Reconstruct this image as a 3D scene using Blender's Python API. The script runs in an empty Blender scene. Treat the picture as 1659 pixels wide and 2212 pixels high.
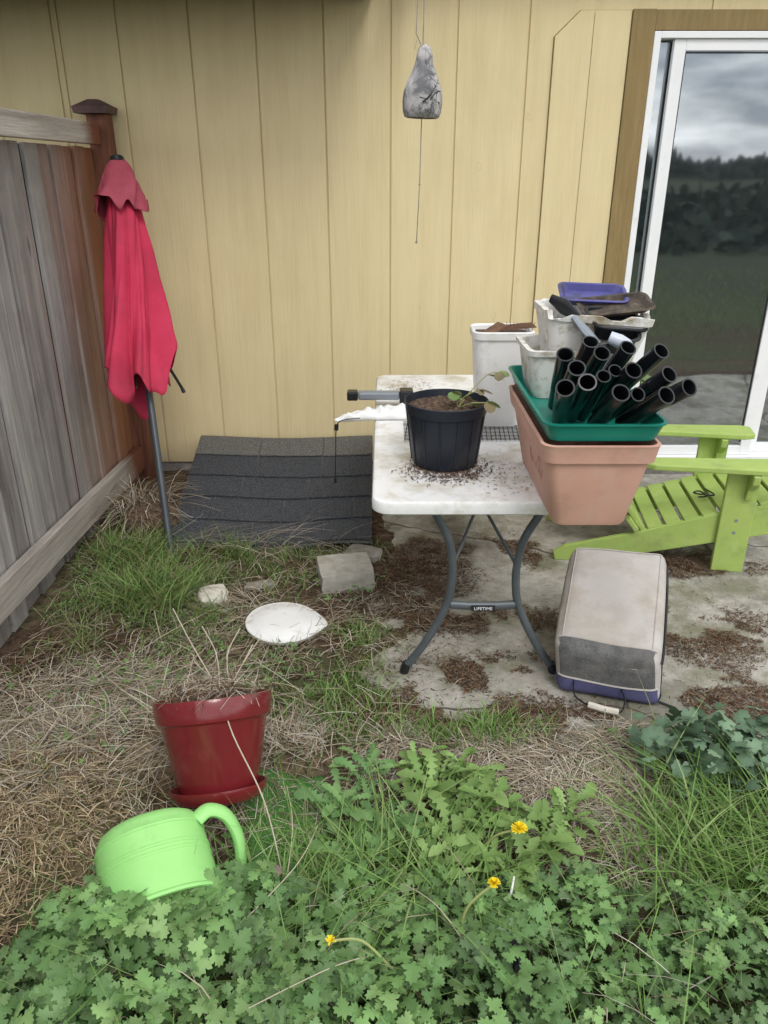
import bpy, math, random
import numpy as np
from mathutils import Vector, Matrix
random.seed(7); RNG=np.random.default_rng(7)
R=math.radians
scene=bpy.context.scene
scene.view_settings.view_transform='Standard'
COL=scene.collection

# ------------------------------------------------------------ materials
def mat(name, cols, scale=6, stretch=(1,1,1), rough=.6, bump=0., bscale=None, bstretch=None,
        dirt=None, dscale=3, dlo=.5, dhi=.7, attr=False, spec=.4, metal=0, detail=5, transl=0, world=False, bdist=.01, coat=0, nrough=.6, lo=.3, hi=.7):
    m=bpy.data.materials.new(name); m.use_nodes=True; nt=m.node_tree; nd=nt.nodes; L=nt.links
    b=nd['Principled BSDF']; out=nd['Material Output']
    b.inputs['Roughness'].default_value=rough; b.inputs['Specular IOR Level'].default_value=spec
    b.inputs['Metallic'].default_value=metal
    if coat: b.inputs['Coat Weight'].default_value=coat; b.inputs['Coat Roughness'].default_value=.15
    if world:
        g=nd.new('ShaderNodeNewGeometry'); src=g.outputs['Position']
    else:
        tc=nd.new('ShaderNodeTexCoord'); src=tc.outputs['Object']
    def noise(sc,st,det=detail,ro=nrough,off=0):
        mp=nd.new('ShaderNodeMapping'); mp.inputs['Scale'].default_value=st; mp.inputs['Location'].default_value=(off,off*.7,off*.3)
        L.new(src,mp.inputs[0]); n=nd.new('ShaderNodeTexNoise'); n.inputs['Scale'].default_value=sc
        n.inputs['Detail'].default_value=det; n.inputs['Roughness'].default_value=ro; L.new(mp.outputs[0],n.inputs['Vector']); return n
    if len(cols)>1:
        n=noise(scale,stretch)
        rp=nd.new('ShaderNodeValToRGB'); L.new(n.outputs['Fac'],rp.inputs[0])
        els=rp.color_ramp.elements
        k=len(cols)
        for i,c in enumerate(cols):
            pos=lo+(hi-lo)*i/(k-1)
            if i==0: e=els[0]; e.position=pos
            elif i==k-1: e=els[-1]; e.position=pos
            else: e=els.new(pos)
            e.color=(*c,1)
        col=rp.outputs[0]
    else:
        rg=nd.new('ShaderNodeRGB'); rg.outputs[0].default_value=(*cols[0],1); col=rg.outputs[0]
    if attr:
        a=nd.new('ShaderNodeAttribute'); a.attribute_name='Col'
        mx=nd.new('ShaderNodeMix'); mx.data_type='RGBA'; mx.blend_type='MULTIPLY'; mx.inputs[0].default_value=1
        L.new(col,mx.inputs[6]); L.new(a.outputs['Color'],mx.inputs[7]); col=mx.outputs[2]
    if dirt:
        dl=dirt if isinstance(dirt,list) else [dirt]
        for i,dc in enumerate(dl):
            d=noise(dscale*(1+i*1.7),(1,1,1),6,.65,5.3*(i+1))
            r2=nd.new('ShaderNodeMapRange'); r2.inputs[1].default_value=dlo; r2.inputs[2].default_value=dhi
            L.new(d.outputs['Fac'],r2.inputs[0])
            mx=nd.new('ShaderNodeMix'); mx.data_type='RGBA'; L.new(r2.outputs[0],mx.inputs[0]); L.new(col,mx.inputs[6]); mx.inputs[7].default_value=(*dc,1); col=mx.outputs[2]
    L.new(col,b.inputs['Base Color'])
    if bump:
        n2=noise(bscale or scale*4, bstretch or stretch, 4, .6)
        bp=nd.new('ShaderNodeBump'); bp.inputs['Strength'].default_value=bump; bp.inputs['Distance'].default_value=bdist
        L.new(n2.outputs['Fac'],bp.inputs['Height']); L.new(bp.outputs[0],b.inputs['Normal'])
    if transl:
        t=nd.new('ShaderNodeBsdfTranslucent'); L.new(col,t.inputs['Color'])
        ms=nd.new('ShaderNodeMixShader'); ms.inputs[0].default_value=transl
        L.new(b.outputs[0],ms.inputs[1]); L.new(t.outputs[0],ms.inputs[2]); L.new(ms.outputs[0],out.inputs[0])
    return m

def tail_mix(m, fac_fn, color, blend='MIX'):
    nt=m.node_tree; nd=nt.nodes; L=nt.links; b=nd['Principled BSDF']
    old=b.inputs['Base Color'].links[0].from_socket
    mx=nd.new('ShaderNodeMix'); mx.data_type='RGBA'; mx.blend_type=blend
    L.new(fac_fn(nd,L),mx.inputs[0]); L.new(old,mx.inputs[6]); mx.inputs[7].default_value=(*color,1)
    L.new(mx.outputs[2],b.inputs['Base Color'])
def axis_fac(ax,lo,hi,nscale=0,namp=0,nst=(1,1,1),mx_=1.0):
    def f(nd,L):
        g=nd.new('ShaderNodeNewGeometry'); s=nd.new('ShaderNodeSeparateXYZ'); L.new(g.outputs['Position'],s.inputs[0])
        src=s.outputs[ax]
        if namp:
            mp=nd.new('ShaderNodeMapping'); mp.inputs['Scale'].default_value=nst; L.new(g.outputs['Position'],mp.inputs[0])
            n=nd.new('ShaderNodeTexNoise'); n.inputs['Scale'].default_value=nscale; n.inputs['Detail'].default_value=6
            L.new(mp.outputs[0],n.inputs['Vector'])
            ma=nd.new('ShaderNodeMath'); ma.operation='MULTIPLY_ADD'; ma.inputs[1].default_value=namp; L.new(n.outputs['Fac'],ma.inputs[0]); L.new(src,ma.inputs[2]); src=ma.outputs[0]
        r=nd.new('ShaderNodeMapRange'); r.inputs[1].default_value=lo; r.inputs[2].default_value=hi; r.inputs[4].default_value=mx_; L.new(src,r.inputs[0]); return r.outputs[0]
    return f
def board_fac(period,ax=1,seed=0.,amp=1.):
    def f(nd,L):
        g=nd.new('ShaderNodeNewGeometry'); s=nd.new('ShaderNodeSeparateXYZ'); L.new(g.outputs['Position'],s.inputs[0])
        a=nd.new('ShaderNodeMath'); a.operation='SUBTRACT'; a.inputs[1].default_value=4.26; L.new(s.outputs[ax],a.inputs[0])
        d=nd.new('ShaderNodeMath'); d.operation='DIVIDE'; d.inputs[1].default_value=period; L.new(a.outputs[0],d.inputs[0])
        fl=nd.new('ShaderNodeMath'); fl.operation='FLOOR'; L.new(d.outputs[0],fl.inputs[0])
        ad=nd.new('ShaderNodeMath'); ad.operation='ADD'; ad.inputs[1].default_value=seed; L.new(fl.outputs[0],ad.inputs[0])
        w=nd.new('ShaderNodeTexWhiteNoise'); w.noise_dimensions='1D'; L.new(ad.outputs[0],w.inputs['W'])
        m_=nd.new('ShaderNodeMath'); m_.operation='MULTIPLY'; m_.inputs[1].default_value=amp; L.new(w.outputs['Value'],m_.inputs[0]); return m_.outputs[0]
    return f
def knot_fac(scale,st,lo,hi):
    def f(nd,L):
        g=nd.new('ShaderNodeNewGeometry'); mp=nd.new('ShaderNodeMapping'); mp.inputs['Scale'].default_value=st; L.new(g.outputs['Position'],mp.inputs[0])
        v=nd.new('ShaderNodeTexVoronoi'); v.inputs['Scale'].default_value=scale; L.new(mp.outputs[0],v.inputs['Vector'])
        r=nd.new('ShaderNodeMapRange'); r.inputs[1].default_value=hi; r.inputs[2].default_value=lo; L.new(v.outputs['Distance'],r.inputs[0]); return r.outputs[0]
    return f

M={}
M['wall']=mat('yellow_siding',[(.66,.545,.31),(.70,.585,.34),(.725,.61,.36)],3,(6,6,.6),.75,.5,16,(6,6,.3),world=True,bdist=.005,dirt=(.63,.515,.29),dscale=1.6,dlo=.5,dhi=.9,spec=.25)
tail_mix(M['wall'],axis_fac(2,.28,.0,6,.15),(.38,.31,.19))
M['trim']=mat('brown_trim',[(.22,.155,.06),(.29,.205,.085)],8,(5,5,.6),.7,.4,20,world=True)
M['white_frame']=mat('white_vinyl',[(.80,.81,.82),(.86,.86,.86)],5,rough=.35,dirt=(.6,.59,.55),dscale=9,dlo=.62,dhi=.85,world=True)
M['fence']=mat('weathered_cedar',[(.075,.068,.066),(.22,.205,.195),(.34,.325,.31),(.46,.44,.425)],1.6,(5,9,.5),.85,1,7,(5,11,.35),world=True,bdist=.008,detail=9,nrough=.72,lo=.32,hi=.66,dirt=(.11,.095,.09),dscale=1.7,dlo=.50,dhi=.74)
tail_mix(M['fence'],board_fac(.141,1,0,.55),(.13,.105,.095))
tail_mix(M['fence'],board_fac(.141,1,31,.35),(.42,.41,.40))
tail_mix(M['fence'],axis_fac(1,3.95,4.7,1.6,1.1,(5,11,.5)),(.26,.105,.048))
tail_mix(M['fence'],axis_fac(1,4.6,5.0,3,.8,(3,9,.5)),(.12,.045,.022))
tail_mix(M['fence'],knot_fac(1.0,(.1,7.1,2.1),.05,.14),(.035,.028,.026))
M['fence_rail']=mat('weathered_rail',[(.20,.18,.16),(.34,.31,.275),(.46,.43,.39)],2.2,(6,.6,11),.85,.8,10,world=True,bdist=.005,detail=8,nrough=.7)
tail_mix(M['fence_rail'],axis_fac(1,4.20,4.45,3,.5),(.17,.06,.03))
M['gap']=mat('fence_gap_shadow',[(.03,.026,.024)],5,rough=.9)  # near-black colour standing in for shade between the boards
M['post']=mat('red_brown_post',[(.11,.04,.024),(.22,.09,.05)],4,(6,6,.6),.8,.6,12,world=True)
M['cap']=mat('post_cap_wood',[(.06,.035,.033),(.16,.10,.09)],6,(1,1,1),.8,.5,20,world=True)
M['concrete']=mat('patio_concrete',[(.27,.255,.225),(.38,.36,.315),(.48,.455,.41)],14,rough=.88,bump=.8,bscale=90,world=True,dirt=[(.125,.11,.088),(.20,.195,.135)],dscale=1.7,dlo=.49,dhi=.64,bdist=.005,detail=8,nrough=.7)
M['found']=mat('foundation_concrete',[(.12,.11,.10),(.28,.26,.24)],12,rough=.9,bump=.6,bscale=40,world=True)
M['ground']=mat('soil_ground',[(.40,.36,.32),(1,1,1),(1.5,1.45,1.3)],38,rough=.95,bump=1,bscale=70,world=True,attr=True,bdist=.012,spec=.1)
M['red']=mat('umbrella_canvas',[(.44,.030,.072),(.54,.048,.10)],4,(1,1,1),.85,.5,14,(1,1,.5),dirt=(.33,.042,.07),dscale=4,dlo=.48,dhi=.8,bdist=.006,spec=.12)
M['redfade']=mat('umbrella_canvas_faded',[(.27,.05,.07),(.37,.08,.11)],7,rough=.85,bump=.25,bscale=20,bdist=.004,spec=.12)
M['pole']=mat('dark_grey_metal',[(.055,.064,.075),(.08,.09,.10)],6,rough=.4,metal=.3)
M['black']=mat('black_plastic',[(.010,.011,.013),(.018,.02,.023)],8,rough=.35,dirt=(.05,.047,.042),dscale=12,dlo=.6,dhi=.9)
M['tube']=mat('black_tube_plastic',[(.008,.009,.011),(.015,.016,.018)],8,rough=.22,dirt=(.045,.043,.04),dscale=18,dlo=.62,dhi=.9,spec=.55)
M['potblack']=mat('black_nursery_plastic',[(.010,.014,.022),(.017,.022,.034)],8,rough=.42,dirt=(.045,.045,.045),dscale=7,dlo=.55,dhi=.85)
M['tabletop']=mat('white_table_plastic',[(.73,.73,.72),(.82,.82,.81)],4,rough=.5,bump=.2,bscale=200,dirt=[(.38,.33,.22),(.52,.47,.36)],dscale=4.2,dlo=.51,dhi=.76,world=True,bdist=.001,detail=7)
M['tleg']=mat('grey_powder_steel',[(.085,.10,.11),(.125,.14,.15)],10,rough=.4,metal=.2)
M['terra']=mat('terracotta_plastic',[(.58,.32,.245),(.66,.38,.295)],6,rough=.7,bump=.2,bscale=150,dirt=[(.46,.27,.20),(.60,.40,.33)],dscale=5,dlo=.5,dhi=.8,bdist=.001)
M['tray']=mat('teal_plastic',[(.008,.20,.15),(.015,.25,.18)],5,rough=.35,dirt=(.04,.13,.10),dscale=8,dlo=.6,dhi=.85)
M['foam']=mat('dirty_white_foam',[(.68,.67,.63),(.78,.77,.74)],7,rough=.75,bump=.4,bscale=60,dirt=[(.26,.21,.13),(.46,.42,.33)],dscale=8,dlo=.52,dhi=.68,bdist=.003)
M['whitep']=mat('white_plastic',[(.74,.74,.73),(.82,.82,.81)],7,rough=.5,dirt=(.55,.52,.45),dscale=10,dlo=.55,dhi=.82,bump=.15,bscale=30,bdist=.003)
M['lime']=mat('lime_paint',[(.31,.43,.105),(.38,.50,.13)],7,rough=.62,bump=.4,bscale=40,dirt=[(.20,.25,.09),(.42,.50,.22)],dscale=6,dlo=.55,dhi=.85,world=True,bdist=.002)
M['greenp']=mat('bright_green_plastic',[(.29,.62,.19),(.33,.68,.22)],4,rough=.42,dirt=(.24,.47,.16),dscale=9,dlo=.58,dhi=.9,bump=.1,bscale=20)
M['maroon']=mat('glazed_maroon_pot',[(.15,.014,.018),(.20,.02,.024)],5,rough=.22,coat=.4,dirt=(.24,.06,.055),dscale=6,dlo=.56,dhi=.9)
M['bag']=mat('grey_fabric',[(.42,.395,.37),(.50,.475,.45)],5,rough=.9,bump=.4,bscale=30,dirt=[(.34,.29,.23),(.38,.35,.32)],dscale=4,dlo=.48,dhi=.72,bdist=.004,spec=.1)
M['netting']=mat('dark_netting',[(.07,.07,.073),(.19,.19,.19)],300,rough=.8,bump=.4,bscale=260,detail=1,dirt=[(.17,.16,.145),(.06,.06,.062)],dscale=7,dlo=.40,dhi=.75)
M['purple']=mat('purple_fabric',[(.080,.080,.18),(.115,.115,.24)],5,rough=.85,bump=.3,bscale=200)
M['shingle']=mat('asphalt_shingle',[(.016,.019,.024),(.045,.049,.057),(.10,.105,.115)],150,rough=.95,bump=.8,bscale=220,detail=2,world=True,bdist=.003)
M['shingle2']=mat('asphalt_shingle_worn',[(.05,.052,.05),(.11,.11,.10),(.20,.20,.19)],150,rough=.95,bump=.8,bscale=220,detail=2,world=True,bdist=.003)
M['rock']=mat('grey_stone',[(.22,.205,.175),(.36,.34,.30)],12,rough=.9,bump=.8,bscale=30,dirt=(.16,.155,.09),dscale=8,dlo=.5,dhi=.7)
M['paver']=mat('pale_concrete_block',[(.36,.345,.30),(.48,.46,.41)],25,rough=.9,bump=.5,bscale=70,dirt=(.26,.235,.18),dscale=9,dlo=.5,dhi=.75,bdist=.004)
M['rockw']=mat('white_stone',[(.55,.51,.43),(.70,.67,.60)],12,rough=.9,bump=.8,bscale=30)
M['chalk']=mat('faint_pencil',[(.42,.24,.18)],5,rough=.9)
M['gourd']=mat('mottled_gourd',[(.13,.13,.14),(.42,.40,.39),(.56,.53,.50)],9,rough=.6,bump=.3,bscale=30,dirt=(.12,.12,.125),dscale=16,dlo=.49,dhi=.60)
def gourd_crack(nd,L):
    tc=nd.new('ShaderNodeTexCoord'); v=nd.new('ShaderNodeTexVoronoi'); v.feature='DISTANCE_TO_EDGE'; v.inputs['Scale'].default_value=34; L.new(tc.outputs['Object'],v.inputs['Vector'])
    r=nd.new('ShaderNodeMapRange'); r.inputs[1].default_value=.07; r.inputs[2].default_value=.02; r.inputs[4].default_value=.75; L.new(v.outputs['Distance'],r.inputs[0])
    s=nd.new('ShaderNodeSeparateXYZ'); L.new(tc.outputs['Object'],s.inputs[0]); r2=nd.new('ShaderNodeMapRange'); r2.inputs[1].default_value=-.01; r2.inputs[2].default_value=.03; L.new(s.outputs[0],r2.inputs[0])
    m_=nd.new('ShaderNodeMath'); m_.operation='MULTIPLY'; L.new(r.outputs[0],m_.inputs[0]); L.new(r2.outputs[0],m_.inputs[1]); return m_.outputs[0]
tail_mix(M['gourd'],gourd_crack,(.04,.04,.045))
M['ink']=mat('dark_ink',[(.02,.02,.025)],5,rough=.7)
M['stick']=mat('dead_stalk',[(.42,.36,.27),(.55,.48,.38)],40,rough=.9)
M['soil']=mat('potting_soil',[(.025,.017,.012),(.10,.062,.04),(.20,.145,.10)],70,rough=.95,bump=1,bscale=90,bdist=.01)
M['leaf']=mat('leaf_green',[(1,1,1)],20,rough=.5,attr=True,transl=.18,spec=.3,world=True,detail=2)
M['dry']=mat('dry_stems',[(1,1,1)],30,rough=.8,attr=True,spec=.15,world=True,detail=1)
M['yellow']=mat('yellow_petal',[(.85,.62,.01),(.92,.75,.03)],50,rough=.6)
M['stem']=mat('plant_stem',[(.28,.36,.12),(.36,.34,.14)],20,rough=.5)
M['turf']=mat('artificial_turf',[(.04,.15,.03),(.13,.36,.07)],220,rough=.8,bump=1,bscale=300,detail=2,dirt=(.16,.13,.07),dscale=8,dlo=.55,dhi=.75)
M['soffit']=mat('dark_soffit',[(.05,.045,.04),(.07,.065,.055)],8,rough=.8,world=True)
M['roof']=mat('roof_shingle',[(.04,.04,.04),(.09,.09,.09)],30,rough=.9,world=True)
M['violet']=mat('violet_plastic',[(.065,.065,.22),(.10,.095,.29)],6,rough=.4,dirt=(.05,.045,.05),dscale=9,dlo=.5,dhi=.65)
M['greybar']=mat('grey_aluminium',[(.20,.23,.26),(.28,.31,.34)],6,rough=.45,metal=.2)
M['cream']=mat('cream_strap',[(.58,.54,.46),(.70,.66,.58)],30,rough=.8)
M['rust']=mat('rusty_brown',[(.10,.05,.03),(.2,.11,.07)],20,rough=.8)
M['soiled']=mat('soil_stained_black',[(.02,.018,.017),(.07,.055,.04),(.14,.11,.08)],30,rough=.8,bump=.5,bscale=60)
M['curtain']=mat('pale_curtain',[(.16,.20,.20),(.26,.31,.31)],3,(14,1,.2),.8,world=True)
M['petri']=mat('cloudy_clear_plastic',[(.45,.49,.57),(.55,.59,.67)],10,rough=.25)
M['forest']=mat('forest_green',[(.012,.020,.017),(.028,.042,.034)],.5,rough=.9,world=True)
def glassmat(name,refl,base):
    m=bpy.data.materials.new(name); m.use_nodes=True; nt=m.node_tree; nd=nt.nodes; L=nt.links
    out=nd['Material Output']; nd.remove(nd['Principled BSDF'])
    d=nd.new('ShaderNodeBsdfDiffuse'); d.inputs[0].default_value=(*base,1)
    tr=nd.new('ShaderNodeBsdfTransparent'); tr.inputs[0].default_value=(.62,.66,.64,1)
    gl=nd.new('ShaderNodeBsdfGlossy'); gl.inputs['Roughness'].default_value=.03; gl.inputs[0].default_value=(.9,.95,1,1)
    g=nd.new('ShaderNodeNewGeometry'); n=nd.new('ShaderNodeTexNoise'); n.inputs['Scale'].default_value=2.0; L.new(g.outputs['Position'],n.inputs['Vector'])
    bp=nd.new('ShaderNodeBump'); bp.inputs['Strength'].default_value=.04; bp.inputs['Distance'].default_value=.02; L.new(n.outputs['Fac'],bp.inputs['Height']); L.new(bp.outputs[0],gl.inputs['Normal'])
    m1=nd.new('ShaderNodeMixShader'); m1.inputs[0].default_value=.30; L.new(tr.outputs[0],m1.inputs[1]); L.new(d.outputs[0],m1.inputs[2])
    m2=nd.new('ShaderNodeMixShader'); m2.inputs[0].default_value=refl; L.new(m1.outputs[0],m2.inputs[1]); L.new(gl.outputs[0],m2.inputs[2]); L.new(m2.outputs[0],out.inputs[0])
    return m
M['glass']=glassmat('door_glass',.40,(.065,.08,.08))

# ------------------------------------------------------------ builders
def rrect(a,b,r,k=6,m=4):
    r=min(r,a*.999,b*.999); pts=[]
    cs=[(a-r,b-r,0),(-a+r,b-r,90),(-a+r,-b+r,180),(a-r,-b+r,270)]
    for i,(cx,cy,a0) in enumerate(cs):
        for j in range(k+1):
            t=R(a0+90*j/k); pts.append((cx+r*math.cos(t),cy+r*math.sin(t)))
        nx,ny,na=cs[(i+1)%4]; t=R(a0+90); p0=(cx+r*math.cos(t),cy+r*math.sin(t)); p1=(nx+r*math.cos(t),ny+r*math.sin(t))
        for j in range(1,m): pts.append((p0[0]+(p1[0]-p0[0])*j/m,p0[1]+(p1[1]-p0[1])*j/m))
    return pts
class B:
    def __init__(s): s.v=[]; s.f=[]
    def add(s,vs,fs):
        o=len(s.v); s.v+= [tuple(map(float,v)) for v in vs]; s.f+=[tuple(i+o for i in f) for f in fs]; return s
    def box(s,x0,x1,y0,y1,z0,z1,m=None):
        vs=[Vector(p) for p in [(x0,y0,z0),(x1,y0,z0),(x1,y1,z0),(x0,y1,z0),(x0,y0,z1),(x1,y0,z1),(x1,y1,z1),(x0,y1,z1)]]
        if m: vs=[m@v for v in vs]
        return s.add(vs,[(0,3,2,1),(4,5,6,7),(0,1,5,4),(1,2,6,5),(2,3,7,6),(3,0,4,7)])
    def prism(s,poly,d0,d1,plane='xz'):
        n=len(poly)
        f=(lambda p,d:(p[0],d,p[1])) if plane=='xz' else ((lambda p,d:(p[0],p[1],d)) if plane=='xy' else (lambda p,d:(d,p[0],p[1])))
        vs=[f(p,d0) for p in poly]+[f(p,d1) for p in poly]
        fs=[tuple(range(n))[::-1],tuple(range(n,2*n))]+[(i,(i+1)%n,(i+1)%n+n,i+n) for i in range(n)]
        return s.add(vs,fs)
    def tube(s,pts,r,n=10,cap=True,flat=1.0):
        pts=[Vector(p) for p in pts]; rs=r if isinstance(r,(list,tuple)) else [r]*len(pts); vs=[];fs=[]
        up=Vector((0,0,1)); t0=(pts[1]-pts[0]).normalized()
        if abs(t0.dot(up))>.9: up=Vector((0,1,0))
        a=t0.cross(up).normalized()
        for i,p in enumerate(pts):
            t=(pts[min(i+1,len(pts)-1)]-pts[max(i-1,0)]).normalized()
            a=(a-t*a.dot(t)).normalized(); b=t.cross(a)
            for j in range(n):
                th=2*math.pi*j/n; vs.append(p+(a*math.cos(th)*flat+b*math.sin(th))*rs[i])
        for i in range(len(pts)-1):
            for j in range(n):
                k=(j+1)%n; fs.append((i*n+j,i*n+k,(i+1)*n+k,(i+1)*n+j))
        if cap: fs.append(tuple(range(n))[::-1]); fs.append(tuple(range((len(pts)-1)*n,len(pts)*n)))
        return s.add(vs,fs)
    def rings(s,rings,k=8,m=4,cap=(True,True),mtx=None,fn=None):
        vs=[];fs=[]; n=None
        for ri,(cx,cy,z,a,b,r) in enumerate(rings):
            p=rrect(a,b,r,k,m); n=len(p)
            for j,q in enumerate(p):
                v=Vector((cx+q[0],cy+q[1],z))
                if fn: v=fn(v,ri,j)
                if mtx: v=mtx@v
                vs.append(v)
        for i in range(len(rings)-1):
            for j in range(n):
                k2=(j+1)%n; fs.append((i*n+j,i*n+k2,(i+1)*n+k2,(i+1)*n+j))
        if cap[0]: fs.append(tuple(range(n))[::-1])
        if cap[1]: fs.append(tuple(range((len(rings)-1)*n,len(rings)*n)))
        return s.add(vs,fs)
    def xf(s,m):
        s.v=[tuple(m@Vector(v)) for v in s.v]; return s
def smooth_path(pts,n=6):
    P=[Vector(p) for p in pts]; out=[]
    for i in range(len(P)-1):
        p0=P[max(i-1,0)];p1=P[i];p2=P[i+1];p3=P[min(i+2,len(P)-1)]
        for j in range(n):
            t=j/n; out.append(.5*((2*p1)+(p2-p0)*t+(2*p0-5*p1+4*p2-p3)*t*t+(3*p1-p0-3*p2+p3)*t**3))
    out.append(P[-1]); return out
def finish(o,label,cat,kind,group):
    if label: o['label']=label
    if cat: o['category']=cat
    if kind: o['kind']=kind
    if group: o['group']=group
def obj(name,b,m,parent=None,label=None,cat=None,kind=None,group=None,smooth=False,bevel=0,ang=35,bang=35):
    vs=np.array(b.v)
    if parent: org=np.array(parent['org'])
    elif kind=='structure': org=np.zeros(3)
    else: org=np.array([(vs[:,0].min()+vs[:,0].max())/2,(vs[:,1].min()+vs[:,1].max())/2,vs[:,2].min()])
    me=bpy.data.meshes.new(name); me.from_pydata((vs-org).tolist(),[],b.f); me.update()
    me.materials.append(M[m] if isinstance(m,str) else m)
    if smooth:
        for p in me.polygons: p.use_smooth=True
        me.set_sharp_from_angle(angle=R(ang))
    o=bpy.data.objects.new(name,me); COL.objects.link(o)
    if parent: o.parent=parent
    else: o.location=org
    o['org']=[float(x) for x in org]
    if bevel:
        md=o.modifiers.new('bev','BEVEL'); md.width=bevel; md.segments=2; md.limit_method='ANGLE'; md.angle_limit=R(bang)
    finish(o,label,cat,kind,group)
    return o
def thing(name,loc,label,cat,group=None,parent=None):
    o=bpy.data.objects.new(name,None); COL.objects.link(o); o.empty_display_size=.1
    if parent:
        o.parent=parent; o.location=np.array(loc)-np.array(parent['org'])
    else: o.location=loc
    o['org']=[float(x) for x in loc]; finish(o,label,cat,None,group); return o
def fast(name,V,F,C,m,label=None,cat=None,kind='stuff',parent=None,smooth=False,group=None):
    V=np.asarray(V,dtype=np.float64)
    if parent: org=np.array(parent['org'])
    elif kind=='structure': org=np.zeros(3)
    else: org=np.array([V[:,0].mean(),V[:,1].mean(),V[:,2].min()])
    me=bpy.data.meshes.new(name); n=len(V); k=len(F); s=F.shape[1]
    me.vertices.add(n); me.vertices.foreach_set('co',(V-org).astype(np.float32).ravel())
    me.loops.add(k*s); me.loops.foreach_set('vertex_index',F.astype(np.int32).ravel())
    me.polygons.add(k); me.polygons.foreach_set('loop_start',(np.arange(k)*s).astype(np.int32)); me.polygons.foreach_set('loop_total',np.full(k,s,dtype=np.int32))
    if smooth: me.polygons.foreach_set('use_smooth',np.ones(k,dtype=bool))
    me.update(calc_edges=True); me.validate()
    a=me.color_attributes.new('Col','FLOAT_COLOR','POINT'); a.data.foreach_set('color',np.hstack([C,np.ones((n,1))]).astype(np.float32).ravel())
    me.materials.append(M[m]); o=bpy.data.objects.new(name,me); COL.objects.link(o)
    if parent: o.parent=parent
    else: o.location=org
    o['org']=[float(x) for x in org]
    finish(o,label,cat,kind,group); return o

# ------------------------------------------------------------ noise / terrain
def vn(x,y,s=0):
    xi=np.floor(x);yi=np.floor(y);fx=x-xi;fy=y-yi;fx=fx*fx*(3-2*fx);fy=fy*fy*(3-2*fy)
    h=lambda a,b:np.modf(np.abs(np.sin(a*127.1+b*311.7+s*74.7)*43758.5453))[0]
    return (h(xi,yi)*(1-fx)+h(xi+1,yi)*fx)*(1-fy)+(h(xi,yi+1)*(1-fx)+h(xi+1,yi+1)*fx)*fy
def fbm(x,y,sc,s=0,o=4):
    r=0;a=.5
    for i in range(o): r=r+a*vn(x*sc*2**i+i*13.1,y*sc*2**i+i*7.7,s+i); a*=.5
    return r/(1-.5**o)
def ss(a,b,x): t=np.clip((x-a)/(b-a),0,1); return t*t*(3-2*t)
def el(x,y,cx,cy,rx,ry): return np.exp(-(((x-cx)/rx)**2+((y-cy)/ry)**2)*1.2)
def patio_s(x,y):
    d=np.minimum(x+.02,(y-1.97))+(fbm(x,y,3.5,3)-.5)*.40
    return ss(-.05,.09,d)*ss(4.6,4.5,y)
MUL=[(.14,3.15,.26,.5),(.12,2.2,.28,.2),(1.28,2.62,.36,.2),(.5,2.08,.36,.12),(.75,3.35,.4,.2),(.35,2.72,.45,.10),(1.35,3.2,.45,.16),(.45,2.35,.3,.12),(1.2,2.2,.3,.2)]
def mulch_w(x,y):
    w=0
    for m in MUL: w=w+el(x,y,*m)
    return np.clip(w,0,1)*ss(.42,.62,fbm(x,y,6,91)+.0)
def gh(x,y):
    x=np.asarray(x,float);y=np.asarray(y,float)
    s=patio_s(x,y); n=fbm(x,y,9,5); 
    near=ss(12,5,np.hypot(x,y-2))
    z=(1-s)*(.012+(n-.5)*.035+.02*(fbm(x,y,2,8)-.5))+s*(-.024+(n-.5)*.02+mulch_w(x,y)*.028*(fbm(x,y,14,9)+.45))
    z=z+.07*el(x,y,-1.0,1.55,.3,.35)+.03*el(x,y,-1.3,3.2,.3,.8)*(1-s)
    return z*near - (1-near)*.02
def gz(x,y): return float(max(gh(x,y),0 if patio_s(np.array(x),np.array(y))>.5 else -9))

xs=np.array([-300,-150,-60,-25,-12,-6,-3,-2]+list(np.arange(-1.6,2.7,.016))+[3,4,6,12,25,60,150,300])
ys=np.array([-300,-150,-60,-25,-12,-6,-3,-1,0,.4]+list(np.arange(.7,4.46,.016))+[5,7,12,25,60,150,300])
X,Y=np.meshgrid(xs,ys); Z=gh(X,Y)
nx,ny=len(xs),len(ys)
idx=np.arange(nx*ny).reshape(ny,nx)
F=np.stack([idx[:-1,:-1],idx[:-1,1:],idx[1:,1:],idx[1:,:-1]],-1).reshape(-1,4)
x=X.ravel();y=Y.ravel()
def lerp(a,b,w): return a*(1-w[:,None])+np.array(b)*w[:,None]
C=np.tile(np.array([.095,.068,.048]),(len(x),1))
n1=fbm(x,y,4,21); n2=fbm(x,y,18,22)
strw=np.clip(el(x,y,-1.05,2.1,.5,.3)+el(x,y,.2,1.97,.7,.13)+el(x,y,.65,1.65,.3,.27)+.45*el(x,y,-.4,2.2,.5,.5)+.25,0,1)*ss(.35,.65,n2)
C=lerp(C,(.24,.19,.125),strw*.7)
C=lerp(C,(.28,.21,.115),np.clip(el(x,y,-1.0,1.58,.3,.4)*1.3,0,1)*.8)
C=lerp(C,(.06,.09,.033),np.clip(el(x,y,-1.05,2.9,.35,.5)+el(x,y,-.5,3.2,.45,.2)+el(x,y,-.15,2.3,.15,.3)+ss(.52,.62,fbm(x,y,3,44))*.7+ss(1.5,1.3,y),0,1)*.7)
C=lerp(C,(.08,.048,.035),np.clip(mulch_w(x,y)+patio_s(x,y)*.8+.9*el(x,y,-1.2,2.42,.3,.15)+.8*ss(.55,.65,fbm(x,y,4,45)),0,1)*.85)
C=lerp(C,(.045,.055,.035),ss(4,9,np.hypot(x,y-2)))
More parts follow.
